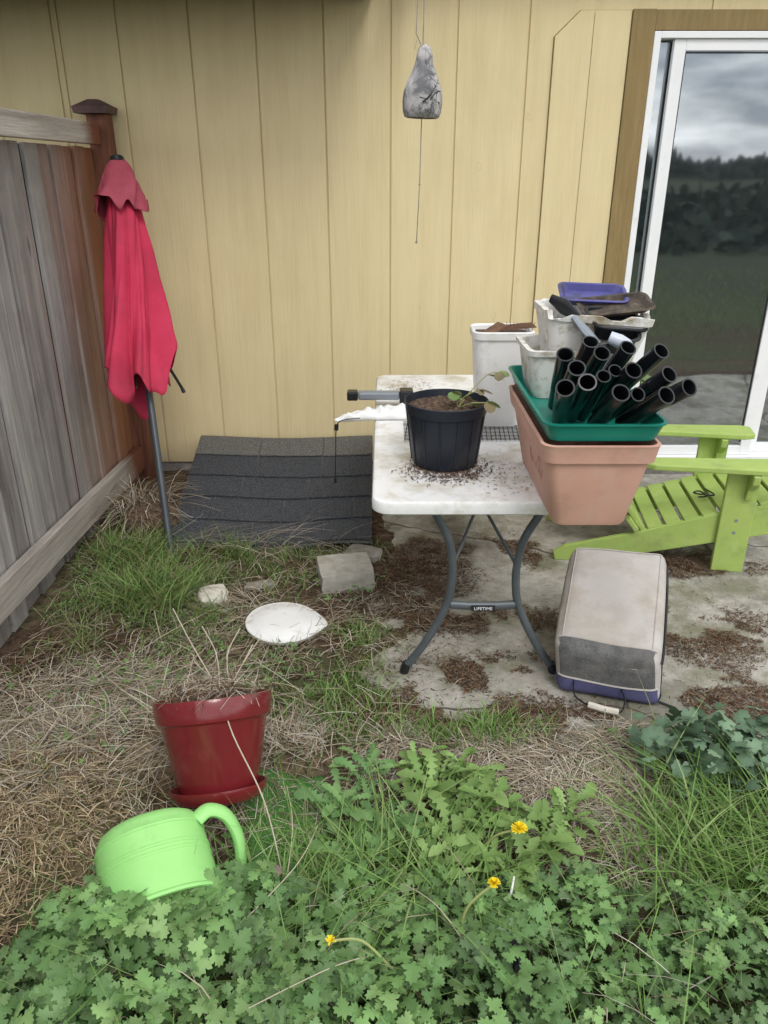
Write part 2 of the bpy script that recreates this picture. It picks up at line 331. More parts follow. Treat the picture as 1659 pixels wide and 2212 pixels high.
fast('ground',np.stack([x,y,Z.ravel()],1),F,C,'ground',kind='structure',smooth=True)
b=B(); b.box(-.35,6,1.93,4.40,-.08,0)
pat=obj('patio',b,'concrete',kind='structure')
def crack(nd,L):
    g=nd.new('ShaderNodeNewGeometry'); n=nd.new('ShaderNodeTexNoise'); n.inputs['Scale'].default_value=5; L.new(g.outputs['Position'],n.inputs['Vector'])
    mx=nd.new('ShaderNodeMix'); mx.data_type='RGBA'; mx.inputs[0].default_value=.12; L.new(g.outputs['Position'],mx.inputs[6]); L.new(n.outputs['Color'],mx.inputs[7])
    v=nd.new('ShaderNodeTexVoronoi'); v.feature='DISTANCE_TO_EDGE'; v.inputs['Scale'].default_value=.9; L.new(mx.outputs[2],v.inputs['Vector'])
    r=nd.new('ShaderNodeMapRange'); r.inputs[1].default_value=.007; r.inputs[2].default_value=.002; L.new(v.outputs['Distance'],r.inputs[0]); return r.outputs[0]
tail_mix(M['concrete'],crack,(.08,.065,.05))

# ------------------------------------------------------------ house
WY=4.42
house=thing('house',(.5,WY,0),'yellow wood-sided house wall with white sliding patio door','house')
gx=sorted([-3.3+.333*i for i in range(6)]+[-1.6,-1.315,-.96,-.634,-.299,.034,.364,.715])
b=B(); 
def wallseg(x0,x1,z0,z1,grooves):
    prof=[(x0,WY)]
    for g in grooves:
        if x0+.02<g<x1-.02: prof+=[(g-.0045,WY),(g-.003,WY+.010),(g+.003,WY+.010),(g+.0045,WY)]
    prof+=[(x1,WY),(x1,WY+.15),(x0,WY+.15)]
    b.prism(prof,z0,z1,'xy')
wallseg(-5,1.25,.07,2.9,gx)
wallseg(1.25,2.96,2.36,2.9,[1.6,1.93,2.26,2.6])
wallseg(2.96,6,.07,2.9,[3.3,3.63,3.96,4.3,4.6,5,5.3,5.6])
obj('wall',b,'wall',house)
b=B(); b.prism([(.842,.07),(1.209,.07),(1.209,2.41),(.96,2.41),(.842,2.30)],WY-.016,WY+.002,'xz')
obj('wall_panel',b,'wall',house,bevel=.0015,label='raised siding patch panel with cut corner')
b=B(); b.prism([(.838,.07),(.8415,.07),(.8415,2.3005),(.9605,2.4105),(1.2085,2.4105),(1.2085,2.413),(.958,2.413),(.838,2.302)],WY-.004,WY+.002,'xz'); obj('panel_edge_shadow',b,'trim',house)  # brown strip painted in as the panel's edge shadow
b=B(); b.box(1.0265,1.029,WY-.0175,WY-.0155,.08,2.40); obj('panel_groove',b,'trim',house)
for kx,kz,ks in [(.50,1.72,1),(.74,1.95,.8),(.62,.95,1.1),(.74,1.15,.8),(-.45,1.1,.6),(.60,.72,1),(.20,1.0,.6)]:
    b=B(); pts=[(kx+.013*ks*math.cos(a/12*6.283),WY-.0005,kz+ks*(.020+.003*math.sin(a*2))*math.sin(a/12*6.283)) for a in range(13)]; b.tube(pts,.0016,5); obj('wood_knot',b,'wall',house)
b=B(); b.box(1.212,1.327,WY-.028,WY+.02,.10,2.415); b.box(1.327,2.96,WY-.027,WY+.02,2.325,2.413); b.box(2.96,3.07,WY-.028,WY+.02,.10,2.415)
obj('door_trim',b,'trim',house,bevel=.003)
b=B(); b.box(-5,1.25,WY+.012,WY+.14,-.1,.07); b.box(1.25,6,WY-.03,WY+.14,-.1,.075)
obj('foundation',b,'found',house)
b=B(); b.box(-5,-.06,3.66,WY+.3,2.464,2.56); b.box(-.06,6,4.2,WY+.3,2.72,2.80); b.box(.10,.16,2.9,4.3,2.62,2.715)
obj('unseen_eave',b,'soffit',house)  # out of view; left part added low and deep to shade the upper wall
b=B(); b.prism([(3.6,2.58),(3.6,2.62),(6.5,4.2),(6.5,4.1),(WY+.14,2.9)],-5.2,-.06,'yz'); b.prism([(4.15,2.81),(4.15,2.85),(6.5,4.2),(6.5,4.1),(WY+.2,2.92)],-.06,6.2,'yz')
b.prism([(6.5,4.1),(6.5,4.2),(10.2,2.6),(10.2,2.5)],-5.2,6.2,'yz'); obj('roof',b,'roof',house)
b=B(); b.box(-5,-4.85,WY+.15,9.5,.07,2.9); b.box(5.85,6,WY+.15,9.5,.07,2.9); b.box(-5,6,9.5,9.65,.07,2.9); obj('side_wall',b,'wall',house)
door=thing('sliding_door',(2.1,WY,.08),None,None,parent=house)
fx0,fx1,fz0,fz1=1.3275,2.955,.085,2.322
b=B(); f=-.03
b.box(fx0,fx0+.034,WY+f,WY+.12,fz0,fz1); b.box(fx1-.03,fx1,WY+f,WY+.12,fz0,fz1)
b.box(fx0+.034,fx1-.03,WY+f,WY+.12,fz1-.03,fz1); b.box(fx0+.034,fx1-.03,WY+f-.02,WY+.12,fz0,fz0+.035)
obj('door_frame',b,'white_frame',door,bevel=.003)
def sash(x0,x1,y,name,st=.06,top=.05):
    b=B(); z0,z1=fz0+.036,fz1-.032
    b.box(x0,x0+st,y,y+.035,z0,z1); b.box(x1-st,x1,y,y+.035,z0,z1); b.box(x0+st,x1-st,y,y+.035,z1-top,z1); b.box(x0+st,x1-st,y,y+.035,z0,z0+.055)
    obj(name,b,'white_frame',door,bevel=.003)
    b=B(); b.box(x0+st,x1-st,y+.014,y+.02,z0+.055,z1-top); obj('glass_pane',b,'glass',door)
sash(1.435,2.215,WY-.015,'sliding_sash')
b=B(); b.box(1.3625,1.434,WY+.04,WY+.046,fz0+.04,fz1-.04); obj('glass_pane',b,'glass',door)
sash(2.218,2.922,WY+.045,'fixed_sash')
b=B(); b.box(1.496,1.502,WY-.006,WY-.002,.2,2.23); b.box(2.148,2.154,WY-.006,WY-.002,.2,2.23); b.box(1.502,2.148,WY-.006,WY-.002,2.23,2.236); obj('gasket',b,'ink',door)
b=B(); n=120; vs=[];fs=[]
for i in range(n+1):
    xx=1.33+1.6*i/n; yy=WY+.32+.02*math.sin(i*1.25)
    vs+=[(xx,yy,.1),(xx,yy,2.32)]
for i in range(n): fs.append((2*i,2*i+2,2*i+3,2*i+1))
b.add(vs,fs); obj('curtain',b,'curtain',door,smooth=True,ang=80)

# ------------------------------------------------------------ fence
fence=thing('wooden_fence',(-1.46,2.5,0),'weathered grey cedar board fence meeting the yellow wall','fence')
b=B(); yy=4.26
for i in range(39):
    dx=random.uniform(-.004,.004)+(.006 if i%2 else -.004); g0=random.uniform(.010,.017)
    b.box(-1.482+dx,-1.462+dx,yy-.141+g0,yy,gh(-1.46,yy).item()+.015-random.uniform(0,.01),1.805+random.uniform(-.004,.004)); yy-=.141
obj('board_panel',b,'fence',fence,bevel=.003)
b=B(); b.box(-1.506,-1.498,-1.2,4.26,.05,1.80); obj('gap_shadow_sheet',b,'gap',fence)  # dark sheet added behind the boards as painted shade in the gaps
b=B()
def slrail(z_a,z_b,h,x0,x1,y0=4.30,y1=-1.2):
    vs=[(x0,y0,z_a-h),(x1,y0,z_a-h),(x1,y0,z_a),(x0,y0,z_a),(x0,y1,z_b-h),(x1,y1,z_b-h),(x1,y1,z_b),(x0,y1,z_b)]
    b.add(vs,[(0,1,2,3),(7,6,5,4),(0,4,5,1),(1,5,6,2),(2,6,7,3),(3,7,4,0)])
slrail(1.91,1.91,.095,-1.451,-1.408,4.24); obj('top_rail',b,'fence_rail',fence,bevel=.004)
b=B(); slrail(.225,.46,.135,-1.4505,-1.410,4.26); obj('bottom_rail',b,'fence_rail',fence,bevel=.004)
b=B(); b.box(-1.475,-1.375,4.265,4.365,-.1,1.955); obj('fence_post',b,'post',fence,bevel=.004)
b=B(); cx,cy=-1.44,4.31
b.rings([(cx,cy,1.956,.082,.082,.004),(cx,cy,1.985,.088,.088,.004),(cx,cy,1.995,.07,.07,.004),(cx,cy,2.02,.025,.025,.004)],k=1,m=1)
obj('post_cap',b,'cap',fence)

# ------------------------------------------------------------ umbrella
P0=Vector((-1.01,3.25,gz(-1.01,3.25)-.01)); P1=Vector((-1.295,4.10,1.75)); AX=(P1-P0).normalized(); LN=(P1-P0).length
ux=Vector((1,0,0)); ux=(ux-AX*ux.dot(AX)).normalized(); uy=AX.cross(ux)
umb=thing('patio_umbrella',P0,'closed red patio umbrella leaning against fence post and wall','umbrella')
b=B(); b.tube([P0+AX*LN*t for t in (0,.3,.7,.985)],.017,14); obj('umbrella_pole',b,'pole',umb,smooth=True)
def canopy(prof,off,seed,nrow=50,nc=160,hem=.05,fold=.25,nf=8,name='canopy',m='red'):
    rr=random.Random(seed); ph=[rr.uniform(0,6.28) for _ in range(8)]; vs=[];fs=[]
    s0,s1=prof[0][0],prof[-1][0]
    for i in range(nrow+1):
        u=i/nrow
        for j in range(nc):
            th=2*math.pi*j/nc
            hemv=hem*(.7*math.sin(2*th+ph[0])+.6*math.sin(5*th+ph[1])+.35*math.sin(9*th+ph[2]))
            s=s0+(s1-s0)*u - hemv*u**8
            sc=s0+(s1-s0)*u
            for a_,b_ in zip(prof[:-1],prof[1:]):
                if a_[0]>=sc-1e-9>=b_[0]-1e-9: tt=(a_[0]-sc)/(a_[0]-b_[0]); r0=a_[1]+(b_[1]-a_[1])*tt
            fd=fold*min(1,.35+u*.9)
            w=th+.35*math.sin(th+u*2.2+ph[3])+.6*u+.18*math.sin(3*th+ph[4])
            q=math.sin(nf*w+ph[0]); q=math.copysign(abs(q)**.6,q)
            crease=-abs(math.sin((nf+1)*.5*w+ph[5]+1.3*u))**6*.5-abs(math.sin((nf*.8)*w+ph[6]-.8*u))**10*.35
            r=r0*(1+fd*(.5*q+.30*math.sin((nf-2)*w+ph[1]+u*2)+crease)+.12*math.sin(2*th+ph[2])+.018*math.sin(13*th+u*9)+.015*math.sin(u*26+3*th+ph[7]))
            c=P0+AX*LN*s+ux*off[0]*u+uy*off[1]*u
            vs.append(c+ux*(r*math.cos(th))+uy*(r*math.sin(th)*.85))
    for i in range(nrow):
        for j in range(nc):
            k=(j+1)%nc; fs.append((i*nc+j,i*nc+k,(i+1)*nc+k,(i+1)*nc+j))
    b=B(); b.add(vs,fs); o=obj(name,b,m,umb,smooth=True,ang=180)
    md=o.modifiers.new('s','SOLIDIFY'); md.thickness=.002; return o
canopy([(.975,.03),(.9,.074),(.78,.102),(.62,.132),(.5,.158),(.43,.162)],(-.035,-.02),5,hem=.05,fold=.48,nf=5)
canopy([(.995,.030),(.975,.055),(.93,.085),(.865,.118)],(-.012,-.03),9,nrow=16,hem=.020,fold=.16,nf=4,name='vent_flap',m='redfade')
b=B(); c=P0+AX*LN; b.tube([c-AX*.02,c+AX*.005,c+AX*.012],[.036,.033,.014],14); obj('finial',b,'black',umb,smooth=True)
b=B()
for k in range(8):
    th=k*math.pi/4+.3; c0=P0+AX*LN*.62+(ux*math.cos(th)+uy*math.sin(th))*.05; c1=P0+AX*LN*(.455-.02*(k%3))+(ux*math.cos(th)+uy*math.sin(th))*(.07+.01*(k%2)); b.tube([c0,c1],.005,6)
b.tube([P0+AX*LN*.56+ux*.03,P0+AX*LN*.405+ux*.165-uy*.02],.0075,6); b.tube([P0+AX*LN*.54+ux*.02-uy*.03,P0+AX*LN*.43+ux*.11-uy*.05],.0065,6)
b.tube([P0+AX*LN*.405+ux*.165-uy*.02,P0+AX*LN*.395+ux*.17-uy*.02],.010,6)
obj('umbrella_ribs',b,'black',umb)

# ------------------------------------------------------------ shingle sheet
b=B(); b2=B()
def sh(u,v,h):
    x=(-1.09+1.022*u)*(1-v)+(-1.06+1.0*u)*v
    y=4.36-1.03*v
    z=.215*(1-v)+.045-.012*math.sin(v*math.pi)+.012*math.sin(u*5+v*3)*v+.01*(v**4)*math.sin(u*9)-.022*math.exp(-((u-.5)/.4)**2)*(1-v)
    return (x,y,z+h)
def slab(bb,u0,u1,v0,v1,h0,h1,t,nu=6,nv=4):
    top=[];bot=[]
    for i in range(nu+1):
        for j in range(nv+1):
            u=u0+(u1-u0)*i/nu; v=v0+(v1-v0)*j/nv; h=h0+(h1-h0)*j/nv
            top.append(sh(u,v,h)); bot.append(sh(u,v,h-t))
    n=len(top); fs=[]; id=lambda i,j:i*(nv+1)+j
    for i in range(nu):
        for j in range(nv):
            fs.append((id(i,j),id(i,j+1),id(i+1,j+1),id(i+1,j))); fs.append((id(i,j)+n,id(i+1,j)+n,id(i+1,j+1)+n,id(i,j+1)+n))
    for i in range(nu): fs.append((id(i,nv),id(i,nv)+n,id(i+1,nv)+n,id(i+1,nv))); fs.append((id(i,0),id(i+1,0),id(i+1,0)+n,id(i,0)+n))
    for j in range(nv): fs.append((id(0,j),id(0,j)+n,id(0,j+1)+n,id(0,j+1))); fs.append((id(nu,j),id(nu,j+1),id(nu,j+1)+n,id(nu,j)+n))
    bb.add(top+bot,fs)
slab(b,0,1,0,1,0,0,.012,20,16)
for c in range(5):
    v0=c*.2; v1=v0+.203; off=[.36,0,.30,.18,.4][c]; tw=.36
    cuts=[0]+[q for q in [off-tw,off,off+tw,off+2*tw,off+3*tw] if .03<q<.97]+[1]
    for q0,q1 in zip(cuts[:-1],cuts[1:]):
        slab(b2 if c else b,q0+.003,q1-.003,v0,min(v1+random.uniform(-.004,.004),1.0),.003,.0135,.006)
sheet=thing('shingle_sheet',(-.55,3.9,.0),'curled dark asphalt shingle board leaning against the wall','roofing board')
obj('worn_backing',b,'shingle2',sheet); obj('shingle_courses',b2,'shingle',sheet)

# ------------------------------------------------------------ stones & lid
def stone(cx,cy,sx,sy,sz,rot,name,label,m,seed,round_=.15,catg='stone',amp=1.):
    import bmesh
    from mathutils import noise as mn
    b=B()
    bm=bmesh.new(); bmesh.ops.create_cube(bm,size=1); bmesh.ops.subdivide_edges(bm,edges=bm.edges,cuts=8,use_grid_fill=True)
    mt=Matrix.Translation((cx,cy,gz(cx,cy)-.008))@Matrix.Rotation(rot,4,'Z')
    vs=[]
    for v in bm.verts:
        p=v.co.copy(); sph=p.normalized()*.58; p=p.lerp(sph,round_)
        q=p+mn.noise_vector(p*3.1+Vector((seed,seed*2,0)))*.045*amp+mn.noise_vector(p*9+Vector((seed,0,1)))*.015*amp
        vs.append(mt@Vector((q.x*sx,q.y*sy,(q.z+.5)*sz)))
    bm.verts.index_update(); b.add(vs,[[v.index for v in f.verts] for f in bm.faces]); bm.free()
    return obj(name,b,m,label=label,cat=catg,smooth=True,ang=50)
stone(-.175,3.04,.235,.21,.085,.20,'concrete_paver','square weathered concrete paver block in the grass','paver',1,.07,amp=.55)
stone(-.10,3.27,.17,.12,.045,-.4,'garden_stone','grey rough stone behind the broken paver','rock',5,.5)
stone(-.735,2.87,.12,.12,.050,.3,'white_stone','small flat white stone in the grass','rockw',8,.5)
stone(-.55,2.98,.13,.05,.03,.3,'garden_stone','thin grey stone half buried in grass','rock',11,.6)
b=B(); mt=Matrix.Translation((-.405,2.63,gz(-.4,2.63)+.030))@Matrix.Rotation(R(3),4,'Y')
def lidfn(v,ri,j):
    x,y=v.x,v.y; r=math.hypot(x,y)
    if r>.11 and x>0: v.x+= .028*max(0,x/.146)**6*(1-abs(y)/.15)
    return v
b.rings([(0,0,-.01,.142,.142,.142),(0,0,.006,.149,.149,.149),(0,0,.010,.147,.147,.147),(0,0,.012,.125,.125,.125),(0,0,.018,.118,.118,.118),(0,0,.0195,.06,.06,.06),(0,0,.020,.01,.01,.01)],k=12,m=1,mtx=mt,fn=lidfn)
obj('frisbee_disc',b,'whitep',label='round white plastic lid lying on dry grass',cat='plastic lid',smooth=True,ang=50)

# ------------------------------------------------------------ table
TZ=.73; tx0,tx1,ty0,ty1=-.04,.70,2.25,3.94
table=thing('folding_table',(.33,3.1,0),'dirty white folding table with grey curved legs','table')
b=B(); cx,cy=(tx0+tx1)/2,(ty0+ty1)/2; a,bb_=(tx1-tx0)/2,(ty1-ty0)/2
b.rings([(cx,cy,TZ-.04,a-.02,bb_-.02,.05),(cx,cy,TZ-.046,a-.008,bb_-.008,.055),(cx,cy,TZ-.040,a-.001,bb_-.001,.06),(cx,cy,TZ-.012,a,bb_,.06),(cx,cy,TZ-.003,a-.004,bb_-.004,.058),(cx,cy,TZ,a-.012,bb_-.012,.055),(cx,cy,TZ-.0015,a-.02,bb_-.02,.05)],k=8,m=8)
obj('tabletop',b,'tabletop',table,smooth=True,ang=40)
def legframe(y,flip,foot):
    b=B(); fy=foot
    for sgn in (-1,1):
        pts=[(.35+sgn*.19,y,TZ-.05),(.35+sgn*.175,y,.64),(.35+sgn*.13,y,.55),(.35+sgn*.113,y,.46),(.35+sgn*.112,y,.38),(.35+sgn*.13,y+fy*.2,.28),(.35+sgn*.2,y+fy*.6,.13),(.35+sgn*.272,y+fy,.02)]
        b.tube(smooth_path(pts,5),.0145,12)
    b.box(.14,.56,y-.012,y+.012,TZ-.062,TZ-.04)
    obj('leg_frame',b,'tleg',table,smooth=True)
    b=B(); b.tube([(.235,y+fy*.2,.29),(.30,y+fy*.2,.285),(.40,y+fy*.2,.285),(.465,y+fy*.2,.29)],.016,12,flat=.8); obj('leg_crossbar',b,'tleg',table,smooth=True)
    for sgn in (-1,1):
        b=B(); c=(.35+sgn*.272,y+fy,0); b.tube([(c[0]+sgn*.004,c[1],0),(c[0]-sgn*.006,c[1],.04)],.0175,12); obj('foot_cap',b,'black',table,smooth=True)
    b=B(); mid=(.35,y+flip*.22,.60)
    b.tube([(.237,y,.44),mid],.006,8); b.tube([(.463,y,.44),mid],.006,8); b.tube([mid,(.35,y+flip*.42,TZ-.045)],.007,8); b.tube([(.335,y+flip*.20,.60),(.365,y+flip*.20,.60)],.011,8)
    obj('leg_brace',b,'tleg',table,smooth=True)
legframe(2.36,1,0.0); legframe(3.80,-1,0)
b=B(); b.box(.308,.392,2.3385,2.3425,.275,.296); obj('badge',b,'ink',table)
cu=bpy.data.curves.new('badge_text','FONT'); cu.body='LIFETIME'; cu.size=.017; cu.align_x='CENTER'; cu.align_y='CENTER'; cu.extrude=.0004
to=bpy.data.objects.new('tmp',cu); COL.objects.link(to); dg=bpy.context.evaluated_depsgraph_get(); me=bpy.data.meshes.new_from_object(to.evaluated_get(dg))
mt=Matrix.Translation((.35,2.337,.2855))@Matrix.Rotation(R(90),4,'X')
b=B(); b.add([mt@v.co for v in me.vertices],[tuple(p.vertices) for p in me.polygons]); bpy.data.objects.remove(to); obj('badge_lettering',b,'white_frame',table)

# ------------------------------------------------------------ black nursery pot
def circ(z,r,cx=0,cy=0): return (cx,cy,z,r,r,r)
npot=thing('nursery_pot',(.22,2.63,TZ),'black plastic nursery pot with soil and seedling on table','plant pot')
b=B(); T=TZ+.001
b.rings([circ(T,.112,.22,2.63),circ(T+.01,.118,.22,2.63),circ(T+.19,.138,.22,2.63),circ(T+.192,.143,.22,2.63),circ(T+.222,.147,.22,2.63),circ(T+.230,.149,.22,2.63),circ(T+.232,.145,.22,2.63),circ(T+.2,.139,.22,2.63),circ(T+.02,.112,.22,2.63)],k=12,m=1)
for k in range(14):
    th=k*2*math.pi/14; b.tube([(.22+.1185*math.cos(th),2.63+.1185*math.sin(th),T+.012),(.22+.139*math.cos(th),2.63+.139*math.sin(th),T+.188)],.003,5)
obj('pot_body',b,'potblack',npot,smooth=True,ang=40)
def soil_disc(cx,cy,z,r,parent,name='soil',amp=.008,mtx=None,mound=.01):
    vs=[(0,0,z+mound)];fs=[];nr,na=10,40
    rr=random.Random(int(r*999))
    for i in range(1,nr+1):
        for j in range(na):
            th=2*math.pi*j/na; q=r*i/nr; vs.append((q*math.cos(th),q*math.sin(th),z+mound*(1-(i/nr)**2)+(rr.uniform(-amp,amp) if i<nr else 0)))
    for j in range(na): fs.append((0,1+j,1+(j+1)%na))
    for i in range(nr-1):
        for j in range(na): fs.append((1+i*na+j,1+(i+1)*na+j,1+(i+1)*na+(j+1)%na,1+i*na+(j+1)%na))
    vs=[Vector(v)+Vector((cx,cy,0)) for v in vs]
    if mtx: vs=[mtx@v for v in vs]
    b=B(); b.add(vs,fs); return obj(name,b,'soil',parent,smooth=True,ang=180)
soil_disc(.22,2.63,T+.205,.1395,npot)

# ---- strips / leaves generators
def strips(base,A,Bq,w,col,segs=3,taper=1.0,side=None):
    N=len(base); ts=np.linspace(0,1,segs+1)
    if side is None:
        h=A+Bq; side=np.stack([-h[:,1],h[:,0],np.zeros(N)],1); side/= (np.linalg.norm(side,axis=1)[:,None]+1e-9)
    P=base[:,None]+A[:,None]*ts[None,:,None]+Bq[:,None]*(ts**2)[None,:,None]
    ww=(w[:,None]*(1-ts[None]**2*taper*.95))[:,:,None]
    V=np.stack([P-side[:,None]*ww,P+side[:,None]*ww],2)
    V=V.reshape(-1,3); o=np.arange(N)[:,None]*(segs+1)*2+np.arange(segs)[None]*2
    F=np.stack([o,o+1,o+3,o+2],-1).reshape(-1,4)
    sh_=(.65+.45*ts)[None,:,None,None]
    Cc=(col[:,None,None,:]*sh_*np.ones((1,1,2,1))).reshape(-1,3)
    return V,F,Cc
def cat(parts):
    Vs=[];Fs=[];Cs=[];o=0
    for V,F,Cc in parts: Vs.append(V);Fs.append(F+o);Cs.append(Cc);o+=len(V)
    return np.vstack(Vs),np.vstack(Fs),np.vstack(Cs)
def pick(cols,n,var=.25):
    cols=np.array(cols); c=cols[RNG.integers(0,len(cols),n)]; return c*RNG.uniform(1-var,1+var,(n,1))
def ellp(n,cx,cy,rx,ry,gauss=False):
    if gauss: return cx+RNG.normal(0,rx*.5,n),cy+RNG.normal(0,ry*.5,n)
    r=np.sqrt(RNG.random(n))*(1+.22*RNG.normal(size=n));t=RNG.random(n)*6.283; return cx+rx*r*np.cos(t),cy+ry*r*np.sin(t)
GREEN=[(.13,.22,.055),(.17,.28,.075),(.11,.18,.045),(.20,.29,.09),(.27,.26,.12)]
GRB=[(.16,.29,.065),(.20,.35,.09),(.14,.25,.055),(.25,.34,.12)]
STRAW=[(.40,.33,.23),(.53,.46,.34),(.31,.24,.165),(.22,.165,.12),(.58,.53,.44),(.36,.33,.28)]
RED=[(.115,.062,.042),(.085,.052,.037),(.18,.095,.055),(.06,.042,.032),(.22,.15,.095)]
def grass(x,y,h,hv,w,lean,cols,var=.25,segs=4,z=None):
    n=len(x); hh=h*RNG.uniform(1-hv,1+hv,n); a=RNG.random(n)*6.283; l=lean*hh*RNG.uniform(.2,1.3,n)
    base=np.stack([x,y,(gh(x,y) if z is None else z)-.004],1)
    A=np.stack([.25*l*np.cos(a),.25*l*np.sin(a),hh*1.15],1); Bq=np.stack([l*np.cos(a),l*np.sin(a),-hh*.4*RNG.uniform(0,1.5,n)*lean],1)
    s=RNG.random(n)*6.283; side=np.stack([np.cos(s),np.sin(s)*.6,np.zeros(n)],1)
    return strips(base,A,Bq,w*RNG.uniform(.6,1.2,n),pick(cols,n,var),segs,1,side)
def straw(x,y,ln,w,cols,lift=.02,var=.3,z=None,dirb=None,segs=3):
    n=len(x); L_=ln*RNG.uniform(.3,1.4,n)
    if dirb is None: a=fbm(x,y,3.5,88)*9+RNG.normal(0,1.1,n)
    else: a=dirb[0]+RNG.normal(0,dirb[1],n)
    zz=(np.maximum(gh(x,y),np.where(patio_s(x,y)>.5,0,-9)) if z is None else z)
    base=np.stack([x,y,zz+RNG.random(n)*lift],1)
    b2=a+RNG.normal(0,.6,n)
    A=np.stack([L_*np.cos(a)*.6,L_*np.sin(a)*.6,RNG.uniform(0,1,n)*lift*1.5],1)
    Bq=np.stack([L_*np.cos(b2)*.4,L_*np.sin(b2)*.4,-A[:,2]*RNG.uniform(.6,1.2,n)],1)
    return strips(base,A,Bq,w*RNG.uniform(.5,1.3,n),pick(cols,n,var),segs,.6)
def fan(out,curl=.25,fold=.15,c=(0,0)):
    V=[(c[0],c[1],0)]+[(p[0],p[1],-curl*(p[0]**2+p[1]**2)+fold*abs(p[1])) for p in out]
    n=len(out); T=[(0,1+i,1+(i+1)%n) for i in range(n)]
    return np.array(V,float),np.array(T)
def lobed(lobes,w,base=.22,teeth=.09,tf=13,n=44,stalk=True):
    o=[]
    for i in range(n):
        th=-math.pi+2*math.pi*(i+.5)/n
        l=max(a*math.exp(-((th-t)/w)**2) for t,a in lobes)
        r=base+(1-base)*l+teeth*math.cos(th*tf)*l
        if abs(th)>2.85 and stalk: r*=.45
        o.append((r*math.cos(th),r*math.sin(th)))
    return fan(o)
def compound(var=0):
    half=[(.12,.03),(.30,.12),(.22,.34),(.36,.32),(.38,.50),(.50,.42),(.60,.50),(.65,.34),(.60,.19),(.76,.30),(.82,.18),(.96,.20),(.95,.08)]
    if var: half=[(.12,.03),(.34,.16),(.28,.40),(.44,.36),(.52,.48),(.64,.34),(.62,.20),(.78,.34),(.86,.20),(1.0,.22),(.98,.08)]
    out=half+[(1.08,0)]+[(x,-y) for x,y in reversed(half)]
    Vs=[];Ts=[];o=0
    for ang,sc,dr in ((0,1.0,.10),(1.22,.88,.0),(-1.22,.88,.0)):
        V=[(.42,0,.03)]+[(x,y,0) for x,y in out]
        V=np.array(V,float); x,y=V[:,0]*sc+dr,V[:,1]*sc
        z=.14*np.abs(y)*1.2+.03-.30*(x-.15)**2+V[:,2]
        c,s=math.cos(ang),math.sin(ang); Vs.append(np.stack([x*c-y*s,x*s+y*c,z],1))
        n=len(out); Ts+=[(o,o+1+i,o+1+(i+1)%n) for i in range(n)]; o+=n+1
    return np.vstack(Vs),np.array(Ts)
CP1=compound(0); CP2=compound(1)
MAL=lobed([(0,1.0),(.8,.97),(-.8,.97),(1.6,.9),(-1.6,.9),(2.4,.8),(-2.4,.8)],.5,base=.55,teeth=.04,tf=22)
def dandelion_leaf(k=0):
    V=[];T=[]
    st=[(0,.012),(.12,.018),(.20,.06),(.25,.02),(.33,.085),(.38,.03),(.46,.11),(.52,.04),(.60,.13),(.66,.055),(.74,.145),(.80,.09),(.88,.13),(.95,.08),(1,.0)]
    for t,w in st:
        for s in (-1,0,1): V.append((t-(.055 if w>.058 and s else 0),s*w*(1.15 if k else .9),.35*abs(s)*w))
    for i in range(len(st)-1):
        a=i*3
        for q in (0,1): T+=[(a+q,a+q+1,a+q+4),(a+q,a+q+4,a+q+3)]
    V=np.array(V,float); V[:,2]+= .62*V[:,0]-.72*V[:,0]**2; V[:,1]+=.05*np.sin(V[:,0]*5+k*2)
    return V,np.array(T)
DAN=dandelion_leaf(0); DAN2=dandelion_leaf(1)
ROSE=lobed([(0,1.0)],1.0,base=.15,teeth=.07,tf=19,n=40)
def leaves(tmpl,pos,size,yaw,pitch,roll,col,vein=1.25):
    V0,T=tmpl; N=len(pos)
    cy,sy=np.cos(yaw),np.sin(yaw); cp,sp=np.cos(pitch),np.sin(pitch); cr,sr=np.cos(roll),np.sin(roll)
    O=np.zeros(N);I=np.ones(N)
    Rz=np.stack([np.stack([cy,-sy,O],1),np.stack([sy,cy,O],1),np.stack([O,O,I],1)],1)
    Ry=np.stack([np.stack([cp,O,sp],1),np.stack([O,I,O],1),np.stack([-sp,O,cp],1)],1)
    Rx=np.stack([np.stack([I,O,O],1),np.stack([O,cr,-sr],1),np.stack([O,sr,cr],1)],1)
    Rm=Rz@Ry@Rx
    P=np.einsum('nij,mj->nmi',Rm,V0)*size[:,None,None]+pos[:,None]
    rr=np.hypot(V0[:,0],V0[:,1]); sh_=(vein-(vein-.92)*np.clip(rr,0,1))[None,:,None]
    Cc=(col[:,None,:]*sh_).reshape(-1,3)
    F=(T[None]+np.arange(N)[:,None,None]*len(V0)).reshape(-1,3)
    return P.reshape(-1,3),F,Cc

# ------------------------------------------------------------ vegetation
parts=[]
def cloud(n,e,thr=None,s=33,**k):
    x,y=ellp(n,*e); keep=(x>-1.43)
    if thr: keep&=fbm(x,y,7,s)>thr
    return x[keep],y[keep]
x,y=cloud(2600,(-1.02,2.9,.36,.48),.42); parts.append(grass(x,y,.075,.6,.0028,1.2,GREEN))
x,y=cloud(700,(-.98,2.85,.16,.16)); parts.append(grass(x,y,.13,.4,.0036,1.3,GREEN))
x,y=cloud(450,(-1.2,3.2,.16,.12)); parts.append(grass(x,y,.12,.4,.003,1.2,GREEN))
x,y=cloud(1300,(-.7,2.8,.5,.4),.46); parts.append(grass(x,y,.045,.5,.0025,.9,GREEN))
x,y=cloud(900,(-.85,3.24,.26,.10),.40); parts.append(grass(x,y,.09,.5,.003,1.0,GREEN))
x,y=cloud(900,(-.45,3.15,.42,.18),.46); parts.append(grass(x,y,.05,.5,.0025,.9,GREEN))
